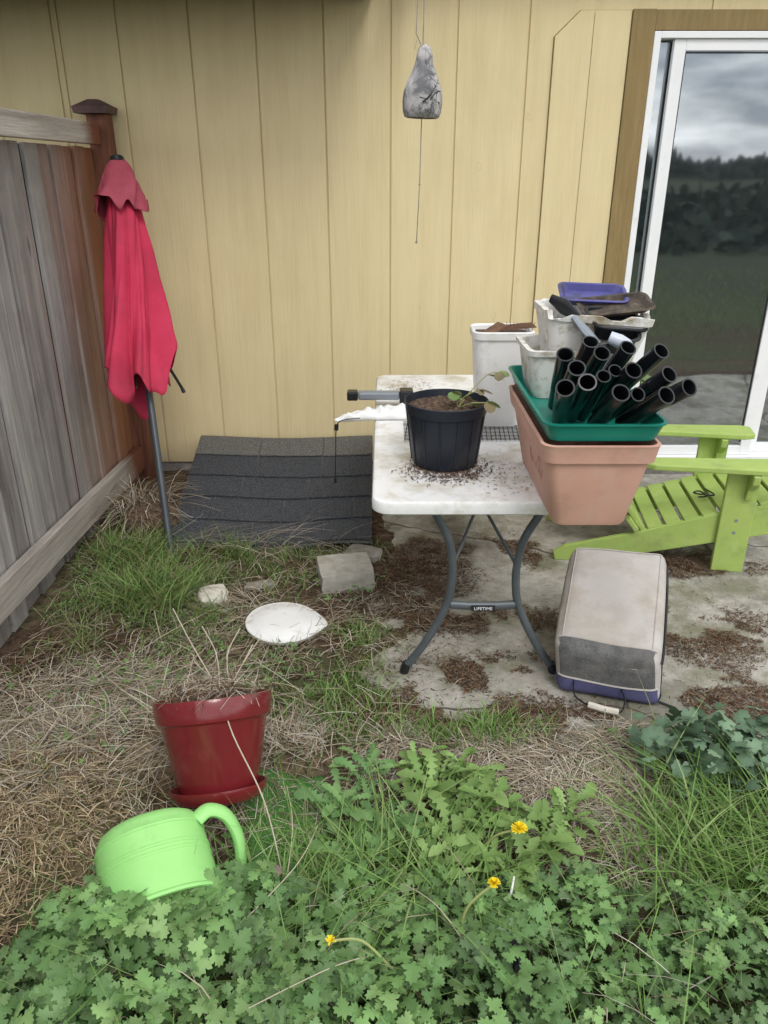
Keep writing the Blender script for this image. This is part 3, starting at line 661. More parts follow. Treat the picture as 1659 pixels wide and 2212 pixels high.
x,y=cloud(1700,(-.15,2.3,.20,.45),.50); parts.append(grass(x,y,.055,.6,.0026,.9,GRB))
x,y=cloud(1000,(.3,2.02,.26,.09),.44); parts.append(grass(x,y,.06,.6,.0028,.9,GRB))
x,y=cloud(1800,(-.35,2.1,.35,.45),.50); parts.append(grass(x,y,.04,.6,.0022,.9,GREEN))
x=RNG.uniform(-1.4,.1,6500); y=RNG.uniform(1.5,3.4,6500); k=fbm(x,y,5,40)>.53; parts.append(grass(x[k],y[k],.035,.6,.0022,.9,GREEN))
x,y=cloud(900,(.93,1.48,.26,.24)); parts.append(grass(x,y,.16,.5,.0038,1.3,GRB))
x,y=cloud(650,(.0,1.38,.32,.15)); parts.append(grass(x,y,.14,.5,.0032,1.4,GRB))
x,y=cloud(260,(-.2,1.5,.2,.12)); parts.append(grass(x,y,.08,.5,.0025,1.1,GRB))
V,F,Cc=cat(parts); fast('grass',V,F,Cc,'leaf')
x=RNG.uniform(-6,8,8000); y=RNG.uniform(-6,.4,8000); V,F,Cc=grass(x,y,.08,.5,.006,.8,GREEN,segs=2); fast('lawn_grass',V,F,Cc,'leaf')
parts=[]
for n,e,l,t in [(4800,(-1.05,2.05,.45,.33),.12,.40),(2600,(-.6,2.05,.45,.4),.11,.45),(2600,(.2,1.93,.65,.14),.09,.38),(3600,(.66,1.66,.28,.27),.11,.36),(1700,(-.4,2.7,.6,.45),.10,.47),(1400,(-.15,1.75,.4,.2),.08,.45),(1200,(.25,1.72,.5,.2),.08,.4),(900,(1.0,1.85,.3,.2),.08,.4)]:
    x,y=cloud(n,e,t,s=51); parts.append(straw(x,y,l,.0014,STRAW,.025))
x,y=cloud(3600,(-1.0,1.56,.30,.36)); parts.append(straw(x,y,.055,.0015,[(.44,.34,.20),(.36,.27,.16),(.52,.43,.29),(.25,.18,.11),(.14,.10,.06)],.03))
x=RNG.uniform(-1.4,.0,2400); y=RNG.uniform(1.45,3.4,2400); parts.append(straw(x,y,.12,.0012,STRAW,.04))
x,y=cloud(70,(-.6,3.28,.5,.05)); parts.append(straw(x,y,.3,.0012,STRAW,.10,dirb=(.3,.5),segs=5))
x,y=cloud(200,(-.9,2.1,.5,.3)); parts.append(straw(x,y,.26,.0016,STRAW[:2]+STRAW[4:],.06,segs=5))
V,F,Cc=cat(parts); fast('dry_straw',V,F,Cc,'dry')
parts=[]
for m_ in MUL:
    n=int(9000*m_[2]*m_[3]/.08*.5)+450; x,y=ellp(n,*m_,gauss=False); k=(y<4.35)&(fbm(x,y,6,91)>.485); parts.append(straw(x[k],y[k],.028,.0012,RED+[(.3,.24,.16)],.010,segs=2)); 
    n//=2; x,y=ellp(n,*m_,gauss=False); k=(y<4.35)&(fbm(x,y,6,91)>.47); parts.append(straw(x[k],y[k],.012,.003,RED+[(.26,.18,.12)],.008,segs=1))
for n,e in [(2600,(-1.2,2.42,.28,.16)),(1800,(-.35,2.95,.5,.3)),(2200,(-.25,2.2,.4,.4)),(900,(.6,1.8,.4,.15)),(700,(.3,1.75,.4,.2))]:
    x,y=cloud(n,e); parts.append(straw(x,y,.022,.0022,RED,.015,segs=1))
x=RNG.uniform(0,2.3,1900); y=RNG.uniform(2,4.3,1900); parts.append(straw(x,y,.02,.0013,RED+[(.3,.24,.16)],.004,segs=1))
V,F,Cc=cat(parts); fast('leaf_litter',V,F,Cc,'dry')
x,y=ellp(1500,.22,2.56,.145,.13); parts=[straw(x,y,.014,.0022,RED,.003,z=np.full(len(x),TZ+.001),segs=1)]
x,y=ellp(130,.42,2.50,.12,.2); parts.append(straw(x,y,.012,.002,RED,.003,z=np.full(len(x),TZ+.001),segs=1))
x,y=ellp(200,.12,3.7,.14,.14); parts.append(straw(x,y,.012,.002,RED,.003,z=np.full(len(x),TZ+.001),segs=1))
V,F,Cc=cat(parts)
k=(V[:,0]>tx0+.01)&(V[:,1]>ty0+.01); ok=k[F].all(1); fast('soil_crumbs',V,F[ok],Cc,'dry')

# buttercup ground cover
def canopy_h(x,y): return .025+.14*fbm(x,y,3.6,60)+.02*ss(1.3,1.0,y)+.07*el(x,y,-.55,1.20,.25,.12)
def butreg(x,y):
    top=1.38+.06*np.sin(x*5+1)+.14*(fbm(x,y,5,61)-.5)+.03*ss(.1,.6,-x)*ss(-.9,-.6,x)-.25*ss(-.72,-.9,x)
    return y<top
n=5000; x=RNG.uniform(-1.15,1.3,n); y=RNG.uniform(.5,1.58,n); k=butreg(x,y); x=x[k];y=y[k]
x2,y2=ellp(190,-.56,1.22,.21,.07); x=np.r_[x,x2]; y=np.r_[y,y2]; n=len(x)
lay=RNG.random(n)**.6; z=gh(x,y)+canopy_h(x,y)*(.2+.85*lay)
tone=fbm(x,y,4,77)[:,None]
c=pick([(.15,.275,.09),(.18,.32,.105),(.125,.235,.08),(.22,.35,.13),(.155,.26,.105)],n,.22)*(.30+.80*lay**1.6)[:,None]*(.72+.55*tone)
sz=RNG.uniform(.024,.052,n)*(1.12-.32*ss(-.2,.6,x))
P_=np.stack([x,y,z],1)
h=n//2
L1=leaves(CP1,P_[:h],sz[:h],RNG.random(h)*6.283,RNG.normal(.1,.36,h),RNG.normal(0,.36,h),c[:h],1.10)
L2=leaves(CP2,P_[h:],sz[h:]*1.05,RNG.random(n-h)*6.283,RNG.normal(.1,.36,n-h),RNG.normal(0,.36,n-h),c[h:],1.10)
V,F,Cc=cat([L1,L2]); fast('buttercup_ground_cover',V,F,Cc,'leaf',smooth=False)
x=RNG.uniform(-1.0,1.2,3600); y=RNG.uniform(.5,1.4,3600); k=butreg(x,y); x=x[k];y=y[k]
V,F,Cc=cat([grass(x[:700],y[:700],.085,.4,.0014,.6,[(.16,.25,.08),(.2,.27,.10)]),grass(x[700:1700],y[700:1700],.16,.4,.0024,1.5,GRB),straw(x[1700:2100],y[1700:2100],.14,.0011,STRAW,.11)])
fast('ground_cover_stems',V,F,Cc,'leaf')
x=RNG.uniform(-1.35,1.2,2800); y=RNG.uniform(1.35,3.2,2800); k=(fbm(x,y,3,70)>.54)&(patio_s(x,y)<.3)&~((x>-.25)&(x<.6)&(y<1.85)); x=x[k];y=y[k];n=len(x)
V,F,Cc=leaves(CP1,np.stack([x,y,gh(x,y)+.015+.02*RNG.random(n)],1),RNG.uniform(.009,.020,n),RNG.random(n)*6.283,RNG.normal(0,.3,n),RNG.normal(0,.3,n),pick([(.12,.22,.07),(.16,.27,.085)],n)); fast('small_weeds',V,F,Cc,'leaf')

# dandelion plants
dl='leafy dandelion rosette with toothed green leaves in dry grass'
dlf='dandelion with toothed leaves and a yellow flower head'
def flower(parent,base,top,r=.013,openf=True,bend=(0,0)):
    b=B(); base=Vector(base);top=Vector(top); mid=(base+top)/2+Vector((bend[0],bend[1],.02))
    b.tube(smooth_path([base,mid,top],6),.0030,6); obj('flower_stem',b,'stem',parent,smooth=True)
    n=90 if openf else 26
    a=RNG.random(n)*6.283; tl=RNG.random(n)
    A=np.stack([np.cos(a)*r*(.3+tl*.8),np.sin(a)*r*(.3+tl*.8),r*(1-tl)*.9+.002+0*a],1)
    V,F,Cc=strips(np.tile(np.array(top),(n,1)),A,A*0.1,np.full(n,.0018),np.tile([1,1,1],(n,1)),1,.2)
    fast('flower_head',V,F,Cc,'yellow',kind=None,parent=parent)
for i,(px,py,rad,nl,tone) in enumerate([(-.12,1.64,.13,28,0),(.02,1.56,.12,24,0),(.15,1.72,.135,34,1),(.28,1.64,.145,36,1),(.18,1.56,.13,30,1),(.42,1.54,.13,26,1),(.10,1.82,.09,16,1),(-.05,1.78,.10,18,0),(.50,1.60,.11,20,1),(.33,1.44,.12,26,1),(-.06,1.46,.12,22,0),(.12,1.44,.12,22,1),(.23,1.78,.10,20,1)]):
    zz=gz(px,py); t=thing('dandelion_plant',(px,py,zz),dlf if i in (4,9) else dl,'plant',group='dandelions in the dry grass')
    yaw=np.arange(nl)*2.399+RNG.normal(0,.2,nl)
    col=pick([(.21,.33,.10),(.25,.38,.125),(.17,.28,.08)] if tone else [(.135,.26,.09),(.17,.30,.105)],nl,.2)
    pos=np.tile([px,py,zz+.01],(nl,1))+np.stack([RNG.normal(0,.02,nl),RNG.normal(0,.02,nl),RNG.random(nl)*.03],1)
    pit=RNG.uniform(-.85,.05,nl); h=nl//2
    q=[leaves(D_,pos[s_],(rad*RNG.uniform(.6,1.15,nl))[s_],yaw[s_],pit[s_],RNG.normal(0,.35,nl)[s_],col[s_],1.15) for D_,s_ in ((DAN,slice(0,h)),(DAN2,slice(h,nl)))]
    V,F,Cc=cat(q)
    fast('leaf_rosette',V,F,Cc,'leaf',kind=None,parent=t)
    if i==4: flower(t,(.25,1.50,zz+.02),(.345,1.46,.165),.019,bend=(-.01,.0))
    if i==9: flower(t,(.17,1.22,.06),(.25,1.25,.22),.013,bend=(-.02,0)); 
t=thing('dandelion_plant',(.02,1.12,gz(.02,1.12)),'drooping dandelion bud on long brown stem','plant',group='dandelions in the dry grass')
nl=10; V,F,Cc=leaves(DAN,np.tile([.02,1.12,.05],(nl,1)),RNG.uniform(.08,.12,nl),np.arange(nl)*2.4,RNG.uniform(-.6,-.2,nl),RNG.normal(0,.2,nl),pick(GREEN,nl)); fast('leaf_rosette',V,F,Cc,'leaf',kind=None,parent=t)
flower(t,(.02,1.12,.11),(-.115,1.13,.19),.011,False,(0,0.02))

# mallow
mal=thing('mallow_plant',(.98,1.82,gz(.98,1.82)),'blue-green mallow plants with round scalloped leaves by the patio','plant')
n=210; x,y=ellp(n,1.0,1.80,.22,.15); z=gh(x,y)+.03+.15*RNG.random(n)
ms_=np.stack([x,y,z],1)
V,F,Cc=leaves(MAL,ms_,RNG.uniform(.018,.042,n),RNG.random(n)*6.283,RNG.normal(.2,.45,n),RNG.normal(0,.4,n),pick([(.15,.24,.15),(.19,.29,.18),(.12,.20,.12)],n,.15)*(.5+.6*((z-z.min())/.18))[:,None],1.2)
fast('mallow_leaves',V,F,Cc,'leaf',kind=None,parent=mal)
b_=np.stack([x*.8+1.0*.2,y*.8+1.8*.2,gh(x,y)],1); A=ms_-b_
V,F,Cc=strips(b_,A,A*0,np.full(n,.0013),pick([(.16,.22,.10)],n),3,0); fast('mallow_stems',V,F,Cc,'leaf',kind=None,parent=mal)

# dead grass clump by the fence
n=420; x,y=ellp(n,-1.24,3.62,.10,.12); a=RNG.random(n)*6.283; h=RNG.uniform(.08,.34,n); l=RNG.uniform(.05,.28,n)
base=np.stack([x,y,gh(x,y)],1); A=np.stack([l*np.cos(a)*.3,l*np.sin(a)*.3,h*1.6],1); Bq=np.stack([l*np.cos(a),l*np.sin(a),-h*1.1],1)
V,F,Cc=strips(base,A,Bq,np.full(n,.0014),pick(STRAW+[(.1,.07,.05),(.12,.09,.06)],n,.3),6,.5)
V[:,0]=np.maximum(V[:,0],-1.405); fast('dead_grass_clump',V,F,Cc,'dry',kind=None,label='clump of dead dry grass at the base of the fence',cat='dead plant')
stone(-1.17,3.52,.26,.20,.15,.3,'root_ball','dark soil root ball inside the dead grass clump','soil',21,.9,'root ball')
def stalk(pts,label,r=.0022,name='dry_stalk',m='stick'):
    b=B(); b.tube(smooth_path(pts,6),r,6); obj(name,b,m,label=label,cat='dry stalk',group='long dry stalks',smooth=True)
stalk([(-.26,1.42,.05),(-.308,1.50,.22),(-.40,1.62,.33),(-.478,1.80,.345),(-.60,2.0,.38),(-.685,2.15,.40)],'long thin dead stalk bending over the maroon pot',.0019)
stalk([(-.25,1.3,.05),(-.24,1.5,.12),(-.28,1.7,.08)],'long thin dead stalk in the green weeds',.0013)
stalk([(-.38,1.2,.08),(-.22,1.35,.15),(-.18,1.55,.08)],'long thin dead stalk in the green weeds',.0013)
stalk([(-.3,1.02,.12),(-.1,1.10,.155),(.02,1.17,.10)],'long thin dead stalk in the green weeds',.0012)
stalk([(.05,1.35,.10),(.12,1.26,.14),(.18,1.18,.12)],'long thin dead stalk in the green weeds',.0012)
b=B(); vs=[];fs=[];nx_,ny_=14,18
for i in range(nx_+1):
    for j in range(ny_+1):
        u=i/nx_;v=j/ny_; xx=-.40+.25*u+.03*math.sin(v*5); yy=1.42+.38*v+.02*math.sin(u*6); vs.append((xx,yy,float(gh(xx,yy))+.022+.004*math.sin(i*2.1+j)))
for i in range(nx_):
    for j in range(ny_): a=i*(ny_+1)+j; fs.append((a,a+ny_+1,a+ny_+2,a+1))
b.add(vs,fs); o=obj('turf_mat',b,'turf',label='scrap of bright green artificial turf on the ground',cat='turf mat',smooth=True)
md=o.modifiers.new('s','SOLIDIFY'); md.thickness=.006
V,F,Cc=leaves(ROSE,np.array([[-.275,1.36,.11]]),np.array([.035]),np.array([1.2]),np.array([-.3]),np.array([.5]),np.array([[.22,.15,.15]]))
fast('dead_leaf',V,F,Cc,'dry',kind=None,label='curled pinkish dead leaf on the green weeds',cat='leaf')
tool=thing('garden_tool',(.30,1.2,.05),'black garden tool with white tip half hidden in weeds','garden tool')
b=B(); b.tube(smooth_path([(.305,1.32,.065),(.30,1.22,.095),(.295,1.12,.100),(.30,1.02,.06)],5),.015,8); obj('tool_handle',b,'black',tool,smooth=True)
b=B(); b.tube([(.305,1.32,.07),(.32,1.36,.115)],[.004,.002],8); obj('tool_tip',b,'whitep',tool,smooth=True)

# ------------------------------------------------------------ maroon pot
mz=gz(-.47,1.72)
MT=Matrix.Translation((-.468,1.665,mz+.062))@Matrix.Rotation(R(-7),4,'Y')@Matrix.Rotation(R(-33),4,'X')
mp=thing('flower_pot',(-.468,1.70,mz),'glossy maroon flower pot tilted with dead plant and saucer','plant pot')
b=B()
b.rings([circ(.012,.108),circ(.02,.112),circ(.205,.150),circ(.212,.154),circ(.215,.161),circ(.222,.164),circ(.268,.169),circ(.276,.167),circ(.277,.157),circ(.245,.152),circ(.05,.1)],k=12,m=1,mtx=MT)
obj('pot_body',b,'maroon',mp,smooth=True,ang=40)
b=B(); b.rings([circ(-.010,.112),circ(-.006,.122),circ(.022,.138),circ(.030,.138),circ(.030,.131),circ(.006,.115)],k=12,m=1,mtx=MT); obj('saucer',b,'maroon',mp,smooth=True,ang=40)
soil_disc(0,0,.250,.154,mp,mtx=MT,mound=.04,amp=.01)
n=620; r=np.sqrt(RNG.random(n))*.14; a=RNG.random(n)*6.28
loc=np.array([list(MT@Vector((rr*math.cos(t),rr*math.sin(t),.265+.03*(1-rr/.15)))) for rr,t in zip(r,a)])
parts=[straw(loc[:,0],loc[:,1],.06,.0013,RED+RED+STRAW,.035,z=loc[:,2]),grass(loc[:110,0],loc[:110,1],.10,.5,.0011,1.0,STRAW+RED,z=loc[:110,2])]
V,F,Cc=cat(parts); fast('dead_plant',V,F,Cc,'dry',kind=None,parent=mp)
b=B()
for p in [[(-.46,1.84,.30),(-.42,1.90,.36),(-.37,1.95,.42)],[(-.48,1.84,.30),(-.50,1.92,.38),(-.55,1.98,.44)],[(-.45,1.84,.30),(-.47,1.93,.37),(-.44,2.0,.42)],[(-.42,1.9,.36),(-.40,1.97,.38)]]: b.tube(smooth_path(p,5),.0016,5)
obj('dead_twigs',b,'stick',mp,smooth=True)
n=7; V,F,Cc=leaves(CP1,loc[:n]*.3+np.array([-.40,1.86,.32])*.7,np.full(n,.018),RNG.random(n)*6,RNG.normal(0,.4,n),RNG.normal(0,.4,n),pick([(.2,.34,.09)],n)); fast('weed_leaves',V,F,Cc,'leaf',kind=None,parent=mp)
# ------------------------------------------------------------ green tub lying tipped, mouth down in the weeds
az=Vector((.36,-.80,-.42)).normalized(); axx=Vector((1,.35,-.12)); axx=(axx-az*axx.dot(az)).normalized(); ay=az.cross(axx)
GT=Matrix.Translation((-.600,1.455,.172))@Matrix((axx,ay,az)).transposed().to_4x4()
can=thing('garden_tub',(-.55,1.4,.02),'bright green plastic tub with loop handle tipped on its side','garden tub')
b=B(); pr=[(.004,.02),(-.004,.08),(-.002,.104),(.006,.117),(.020,.125),(.035,.129),(.037,.131),(.042,.131),(.044,.129),(.085,.131),(.087,.133),(.092,.133),(.094,.131),(.102,.1315),(.104,.1335),(.109,.1335),(.111,.132),(.18,.136),(.195,.138),(.200,.143),(.207,.143),(.208,.135),(.195,.131),(.03,.122),(.018,.02)]
b.rings([(0,0,z,r*1.03,r*.97,r*.97) for z,r in pr],k=14,m=1,mtx=GT); obj('tub_body',b,'greenp',can,smooth=True,ang=30)
b=B(); pts=[(.112,.060,.035),(.145,.065,.022),(.185,.050,.040),(.208,.015,.085),(.208,-.020,.135),(.190,-.055,.18),(.155,-.085,.205),(.10,-.11,.212),(.04,-.125,.205)]
b.tube([GT@p for p in smooth_path(pts,6)],.0150,12,flat=1.45)
obj('tub_handle',b,'greenp',can,smooth=True)

# ------------------------------------------------------------ terracotta planter
pcx,pcy=.612,2.365; Z0=TZ+.001
b=B(); b.rings([(pcx,pcy,Z0,.105,.285,.03),(pcx,pcy,Z0+.01,.110,.29,.03),(pcx,pcy,Z0+.21,.148,.322,.03),(pcx,pcy,Z0+.213,.160,.334,.035),(pcx,pcy,Z0+.255,.166,.34,.035),(pcx,pcy,Z0+.266,.170,.345,.04),(pcx,pcy,Z0+.268,.160,.335,.035),(pcx,pcy,Z0+.24,.148,.32,.03),(pcx,pcy,Z0+.02,.10,.28,.03)],k=6,m=6)
plo=thing('planter_box',(pcx,pcy,Z0),'long terracotta coloured plastic planter box on table edge','planter')
obj('planter_body',b,'terra',plo,smooth=True,ang=30)
b=B()
def sc(pts): b.tube(smooth_path([(pcx-.1115-.038*(z/.2)-.0002,y,Z0+z) for y,z in pts],5),.0009,5)
sc([(2.22,.15),(2.19,.18),(2.17,.165),(2.20,.13),(2.17,.12),(2.15,.15)]); sc([(2.27,.11),(2.25,.14),(2.23,.11),(2.21,.13),(2.19,.10)]); sc([(2.36,.11),(2.34,.16),(2.33,.11),(2.31,.14),(2.29,.11)])
obj('scribbled_marks',b,'chalk',plo)
b=B(); tz=1.0
b.rings([(.615,2.375,tz+.004,.148,.325,.03),(.615,2.375,tz+.008,.152,.33,.03),(.615,2.375,tz+.055,.168,.347,.035),(.615,2.375,tz+.057,.175,.354,.04),(.615,2.375,tz+.062,.175,.354,.04),(.615,2.375,tz+.062,.166,.345,.035),(.615,2.375,tz+.012,.15,.328,.03)],k=6,m=6)
obj('plant_tray',b,'tray',label='teal green plastic tray resting on the terracotta planter',cat='tray',smooth=True,ang=30)
tops=[(.649,2.42,1.208),(.672,2.36,1.185),(.763,2.40,1.194),(.854,2.36,1.192),(.5495,2.32,1.19),(.571,2.25,1.165),(.695,2.28,1.15),(.740,2.25,1.158),(.639,2.2,1.153),(.5855,2.17,1.143),(.848,2.25,1.146),(.511,2.12,1.139),(.670,2.12,1.125),(.722,2.13,1.118),(.80,2.12,1.118),(.881,2.17,1.128)]
for i,tp in enumerate(tops):
    kk=(tp[1]-.15)/tp[1]; T_=Vector((tp[0]*kk,tp[1]*kk,1.7+(tp[2]-1.7)*kk))
    xb=.60+(tp[0]-.66)*.60; yb=min(2.40,T_.y+.15+.03*(i%2)); Bt=Vector((xb,yb,1.018)); d=(T_-Bt).normalized()
    Bt.z=1.016+.025*math.hypot(d.x,d.y); ln=(T_-Bt).length; d=(T_-Bt).normalized()
    z=d; xx=Vector((1,0,0)); xx=(xx-z*xx.dot(z)).normalized(); yy_=z.cross(xx); mt=Matrix.Translation(Bt)@Matrix((xx,yy_,z)).transposed().to_4x4()
    r=.0245 if i not in (6,13,8) else .0195; b=B(); rg=[circ(0,r*.95),circ(ln*.35,r*.97),circ(ln*.36,r)]
    if i%5==0: rg+=[circ(ln*.66,r),circ(ln*.67,r*1.06),circ(ln*.73,r*1.06),circ(ln*.74,r)]
    rg+=[circ(ln-.006,r),circ(ln-.005,r*1.04),circ(ln,r*1.04),circ(ln,r*.86),circ(ln-.01,r*.85),circ(.01,r*.8)]
    b.rings(rg,k=6,m=1,mtx=mt)
    obj('seedling_tube',b,'tube',label='black plastic seedling tube standing in teal tray',cat='plastic tube',group='black tubes in the teal tray',smooth=True,ang=40)
def jag(seed,amp,top):
    rr=random.Random(seed); tab=[rr.uniform(-1,0) for _ in range(300)]
    def f(v,ri,j):
        if ri in top: v.z+=amp*tab[j//2]*(1 if tab[(j//2)+40]<-.5 else .25)
        return v
    return f
b=B(); z1=1.175; cx,cy=.61,2.575
b.rings([(cx,cy,1.014,.115,.115,.03),(cx,cy,1.03,.12,.118,.03),(cx,cy,z1-.02,.140,.14,.035),(cx,cy,z1-.018,.150,.148,.035),(cx,cy,z1,.152,.15,.035),(cx,cy,z1,.135,.132,.03),(cx,cy,1.05,.11,.11,.025)],k=5,m=5,fn=jag(3,.008,(4,5)))
obj('foam_container',b,'foam',label='dirty white square container sitting in teal tray',cat='container',smooth=True,ang=30)
b=B(); cx,cy=.675,2.59; z1=1.285
mt=Matrix.Translation((cx,cy,1.10))@Matrix.Rotation(R(4),4,'Y')@Matrix.Translation((-cx,-cy,-1.10))
b.rings([(cx-.01,cy,1.11,.125,.105,.03),(cx,cy,1.12,.132,.11,.03),(cx,cy,z1-.03,.165,.135,.035),(cx,cy,z1-.028,.172,.142,.04),(cx,cy,z1,.175,.145,.04),(cx,cy,z1,.155,.125,.03),(cx,cy,1.14,.12,.10,.025)],k=5,m=8,mtx=mt,fn=jag(8,.028,(4,5)))
obj('foam_container',b,'foam',label='broken white foam container stacked and filled with plastic trays',cat='container',smooth=True,ang=30)
def shallow(name,label,m,c,sz,rx,ry,rz,h=.03,cat_='plastic tray'):
    mt=Matrix.Translation(c)@Matrix.Rotation(R(rz),4,'Z')@Matrix.Rotation(R(rx),4,'X')@Matrix.Rotation(R(ry),4,'Y'); a,bq=sz
    b=B(); b.rings([(0,0,0,a*.85,bq*.85,.02),(0,0,h*.9,a,bq,.025),(0,0,h*.9,a+.008,bq+.008,.03),(0,0,h,a+.008,bq+.008,.03),(0,0,h,a-.003,bq-.003,.02),(0,0,.004,a*.83,bq*.83,.02)],k=4,m=4,mtx=mt)
    return obj(name,b,m,label=label,cat=cat_,smooth=True,ang=30)
shallow('plastic_tray','black plastic seedling tray propped inside foam container','black',(.735,2.51,1.220),(.085,.065),18,6,8,.050)
shallow('plastic_tray','shallow soil-stained black tray lying over the container','soiled',(.750,2.55,1.288),(.110,.06),16,-6,4,.018)
shallow('plastic_tray','violet blue plastic tray on top of the pile','violet',(.695,2.64,1.305),(.105,.06),18,2,-4,.026)
shallow('plastic_tray','crumpled black plastic cell tray inside foam container','black',(.72,2.47,1.185),(.08,.05),25,-8,14,.05)
b=B(); b.tube([(.595,2.45,1.28),(.63,2.42,1.24),(.665,2.39,1.205)],[.008,.013,.010],8,flat=1.6); obj('garden_trowel',b,'greybar',label='grey trowel handle resting across the container',cat='trowel',smooth=True)
b=B(); b.tube([(.535,2.53,1.325),(.57,2.49,1.305),(.61,2.455,1.275)],[.014,.026,.014],10,flat=.35); obj('garden_scoop',b,'black',label='black plastic scoop on rim of the foam container',cat='scoop',smooth=True)
b=B(); b.tube([(.70,2.40,1.225),(.73,2.39,1.215),(.755,2.385,1.205),(.77,2.385,1.20)],[.020,.022,.018,.008],12); obj('plastic_bottle',b,'petri',label='small cloudy clear plastic bottle among tubes',cat='bottle',smooth=True)
# tall bin
b=B(); cx,cy=.47,3.10
b.rings([(cx,cy,Z0,.082,.062,.03),(cx,cy,Z0+.01,.087,.066,.03),(cx,cy,Z0+.36,.112,.09,.035),(cx,cy,Z0+.363,.120,.098,.04),(cx,cy,Z0+.39,.122,.10,.04),(cx,cy,Z0+.394,.118,.096,.04),(cx,cy,Z0+.388,.108,.087,.03),(cx,cy,Z0+.02,.08,.06,.03)],k=6,m=4)
tb=thing('waste_bin',(cx,cy,Z0),'tall white plastic bin filled with scraps on table','bin'); obj('bin_body',b,'whitep',tb,smooth=True,ang=35)
b=B(); mt=Matrix.Translation((.44,3.10,Z0+.375))@Matrix.Rotation(R(20),4,'Z')@Matrix.Rotation(R(-28),4,'Y'); b.box(-.055,.05,-.04,.045,0,.012,mt)
obj('wood_scrap',b,'rust',tb,bevel=.002)
b=B(); b.rings([(cx,cy,Z0+.33,.098,.078,.03),(cx,cy,Z0+.372,.105,.085,.03)],k=6,m=4); obj('bin_contents',b,'soil',tb)
b=B()
for k in range(9):
    b.tube([(.47+.014*k,3.05,Z0+.393),(.50+.014*k,3.16,Z0+.403)],.0013,4)
    b.tube([(.46,3.05+.013*k,Z0+.393),(.60,3.05+.013*k,Z0+.405)],.0013,4)
obj('wire_scrap',b,'rust',tb)
b=B(); b.prism([(0,0),(.075,.0),(.06,.05),(.03,.095),(.012,.06)],0,.004,'xz'); b.xf(Matrix.Translation((.325,3.02,Z0))@Matrix.Rotation(R(-12),4,'X'))
obj('plastic_shard',b,'whitep',label='broken white plastic shard standing by the bin',cat='shard')
# seedling in nursery pot
b=B(); b0=Vector((.26,2.60,T+.21))
stp=[[b0,(.28,2.60,T+.25),(.33,2.58,T+.28)],[b0,(.25,2.6,T+.25),(.24,2.58,T+.27)],[b0,(.30,2.62,T+.26),(.36,2.63,T+.32),(.40,2.62,T+.33)],[b0,(.30,2.57,T+.235),(.36,2.56,T+.24)]]
for s_ in stp: b.tube(smooth_path(s_,5),.0018,6)
obj('seedling_stems',b,'stem',npot,smooth=True)
lp=[];ly=[];lsz=[]
for s_ in stp:
    for q,dy in ((-1,0),(-1,1.3),(-1,-1.3),(-2,.9)):
        v=Vector(s_[q]); lp.append([v.x,v.y,v.z]); ly.append(-.3+dy+random.uniform(-.3,.3)); lsz.append(random.uniform(.03,.05))
n=len(lp); V,F,Cc=leaves(ROSE,np.array(lp),np.array(lsz),np.array(ly),RNG.uniform(0,.6,n),RNG.normal(0,.4,n),pick([(.16,.25,.08),(.2,.27,.10),(.22,.18,.10)],n,.2)); fast('seedling_leaves',V,F,Cc,'leaf',kind=None,parent=npot)
bar=thing('folded_tool',(.0,3.36,TZ),'grey metal tool handle with black grip lying on table','hand tool')
b=B(); b.box(-.115,.07,3.335,3.385,TZ+.03,TZ+.065); obj('tool_bar',b,'greybar',bar,bevel=.008)
b=B(); b.box(-.165,-.117,3.332,3.388,TZ+.028,TZ+.068); obj('end_grip',b,'black',bar,bevel=.006)
b=B(); b.box(.07,.13,3.325,3.395,TZ+.002,TZ+.075); obj('hand_grip',b,'black',bar,bevel=.006)
bagw=thing('canvas_bag',(.1,3.2,TZ),'crumpled off-white fabric bag with black cord on table','fabric bag')
vs=[];fs=[];nu,nv=60,26
for i in range(nu+1):
    for j in range(nv+1):
        u=i/nu; v=j/nv*2-1
        cxp=-.20+.64*u; cyp=3.12+.10*math.sin(u*2.2); hw=np.interp(u,[0,.06,.3,.6,.85,1],[.012,.03,.045,.09,.10,.03]); 
        yq=cyp+v*hw; xq=cxp+.01*math.sin(v*3+u*9)
        hgt=(1-v*v)**.5*np.interp(u,[0,.1,.5,.8,1],[.015,.035,.04,.06,.01]) if abs(v)<1 else 0
        hgt*=.5+1.0*float(vn(np.array(xq*38+yq*20),np.array(yq*45),4)); vs.append((xq,yq,TZ+.002+hgt))
for i in range(nu):
    for j in range(nv): q=i*(nv+1)+j; fs.append((q,q+nv+1,q+nv+2,q+1))
b=B(); b.add(vs,fs); o=obj('bag_fabric',b,'whitep',bagw,smooth=True,ang=180); md=o.modifiers.new('s','SOLIDIFY'); md.thickness=.002
b=B(); b.tube(smooth_path([(-.10,3.10,TZ+.02),(-.17,3.09,TZ+.015),(-.20,3.11,TZ-.02),(-.207,3.12,.6),(-.212,3.12,.47)],5),.0022,6); b.tube([(-.20,3.11,TZ-.01),(-.202,3.11,TZ-.035)],.009,8); b.tube([(-.212,3.12,.475),(-.213,3.12,.45)],.006,8); obj('drawstring',b,'black',bagw,smooth=True)
b=B(); 
for k in range(26): b.tube([(.08+.018*k,2.86,TZ+.004),(.08+.018*k+.02,3.10,TZ+.004)],.0016,4)
for k in range(14): b.tube([(.08,2.86+.018*k,TZ+.006),(.55,2.86+.018*k,TZ+.006)],.0016,4)
obj('plastic_mesh',b,'black',label='black plastic grid mesh lying flat on table',cat='mesh sheet')

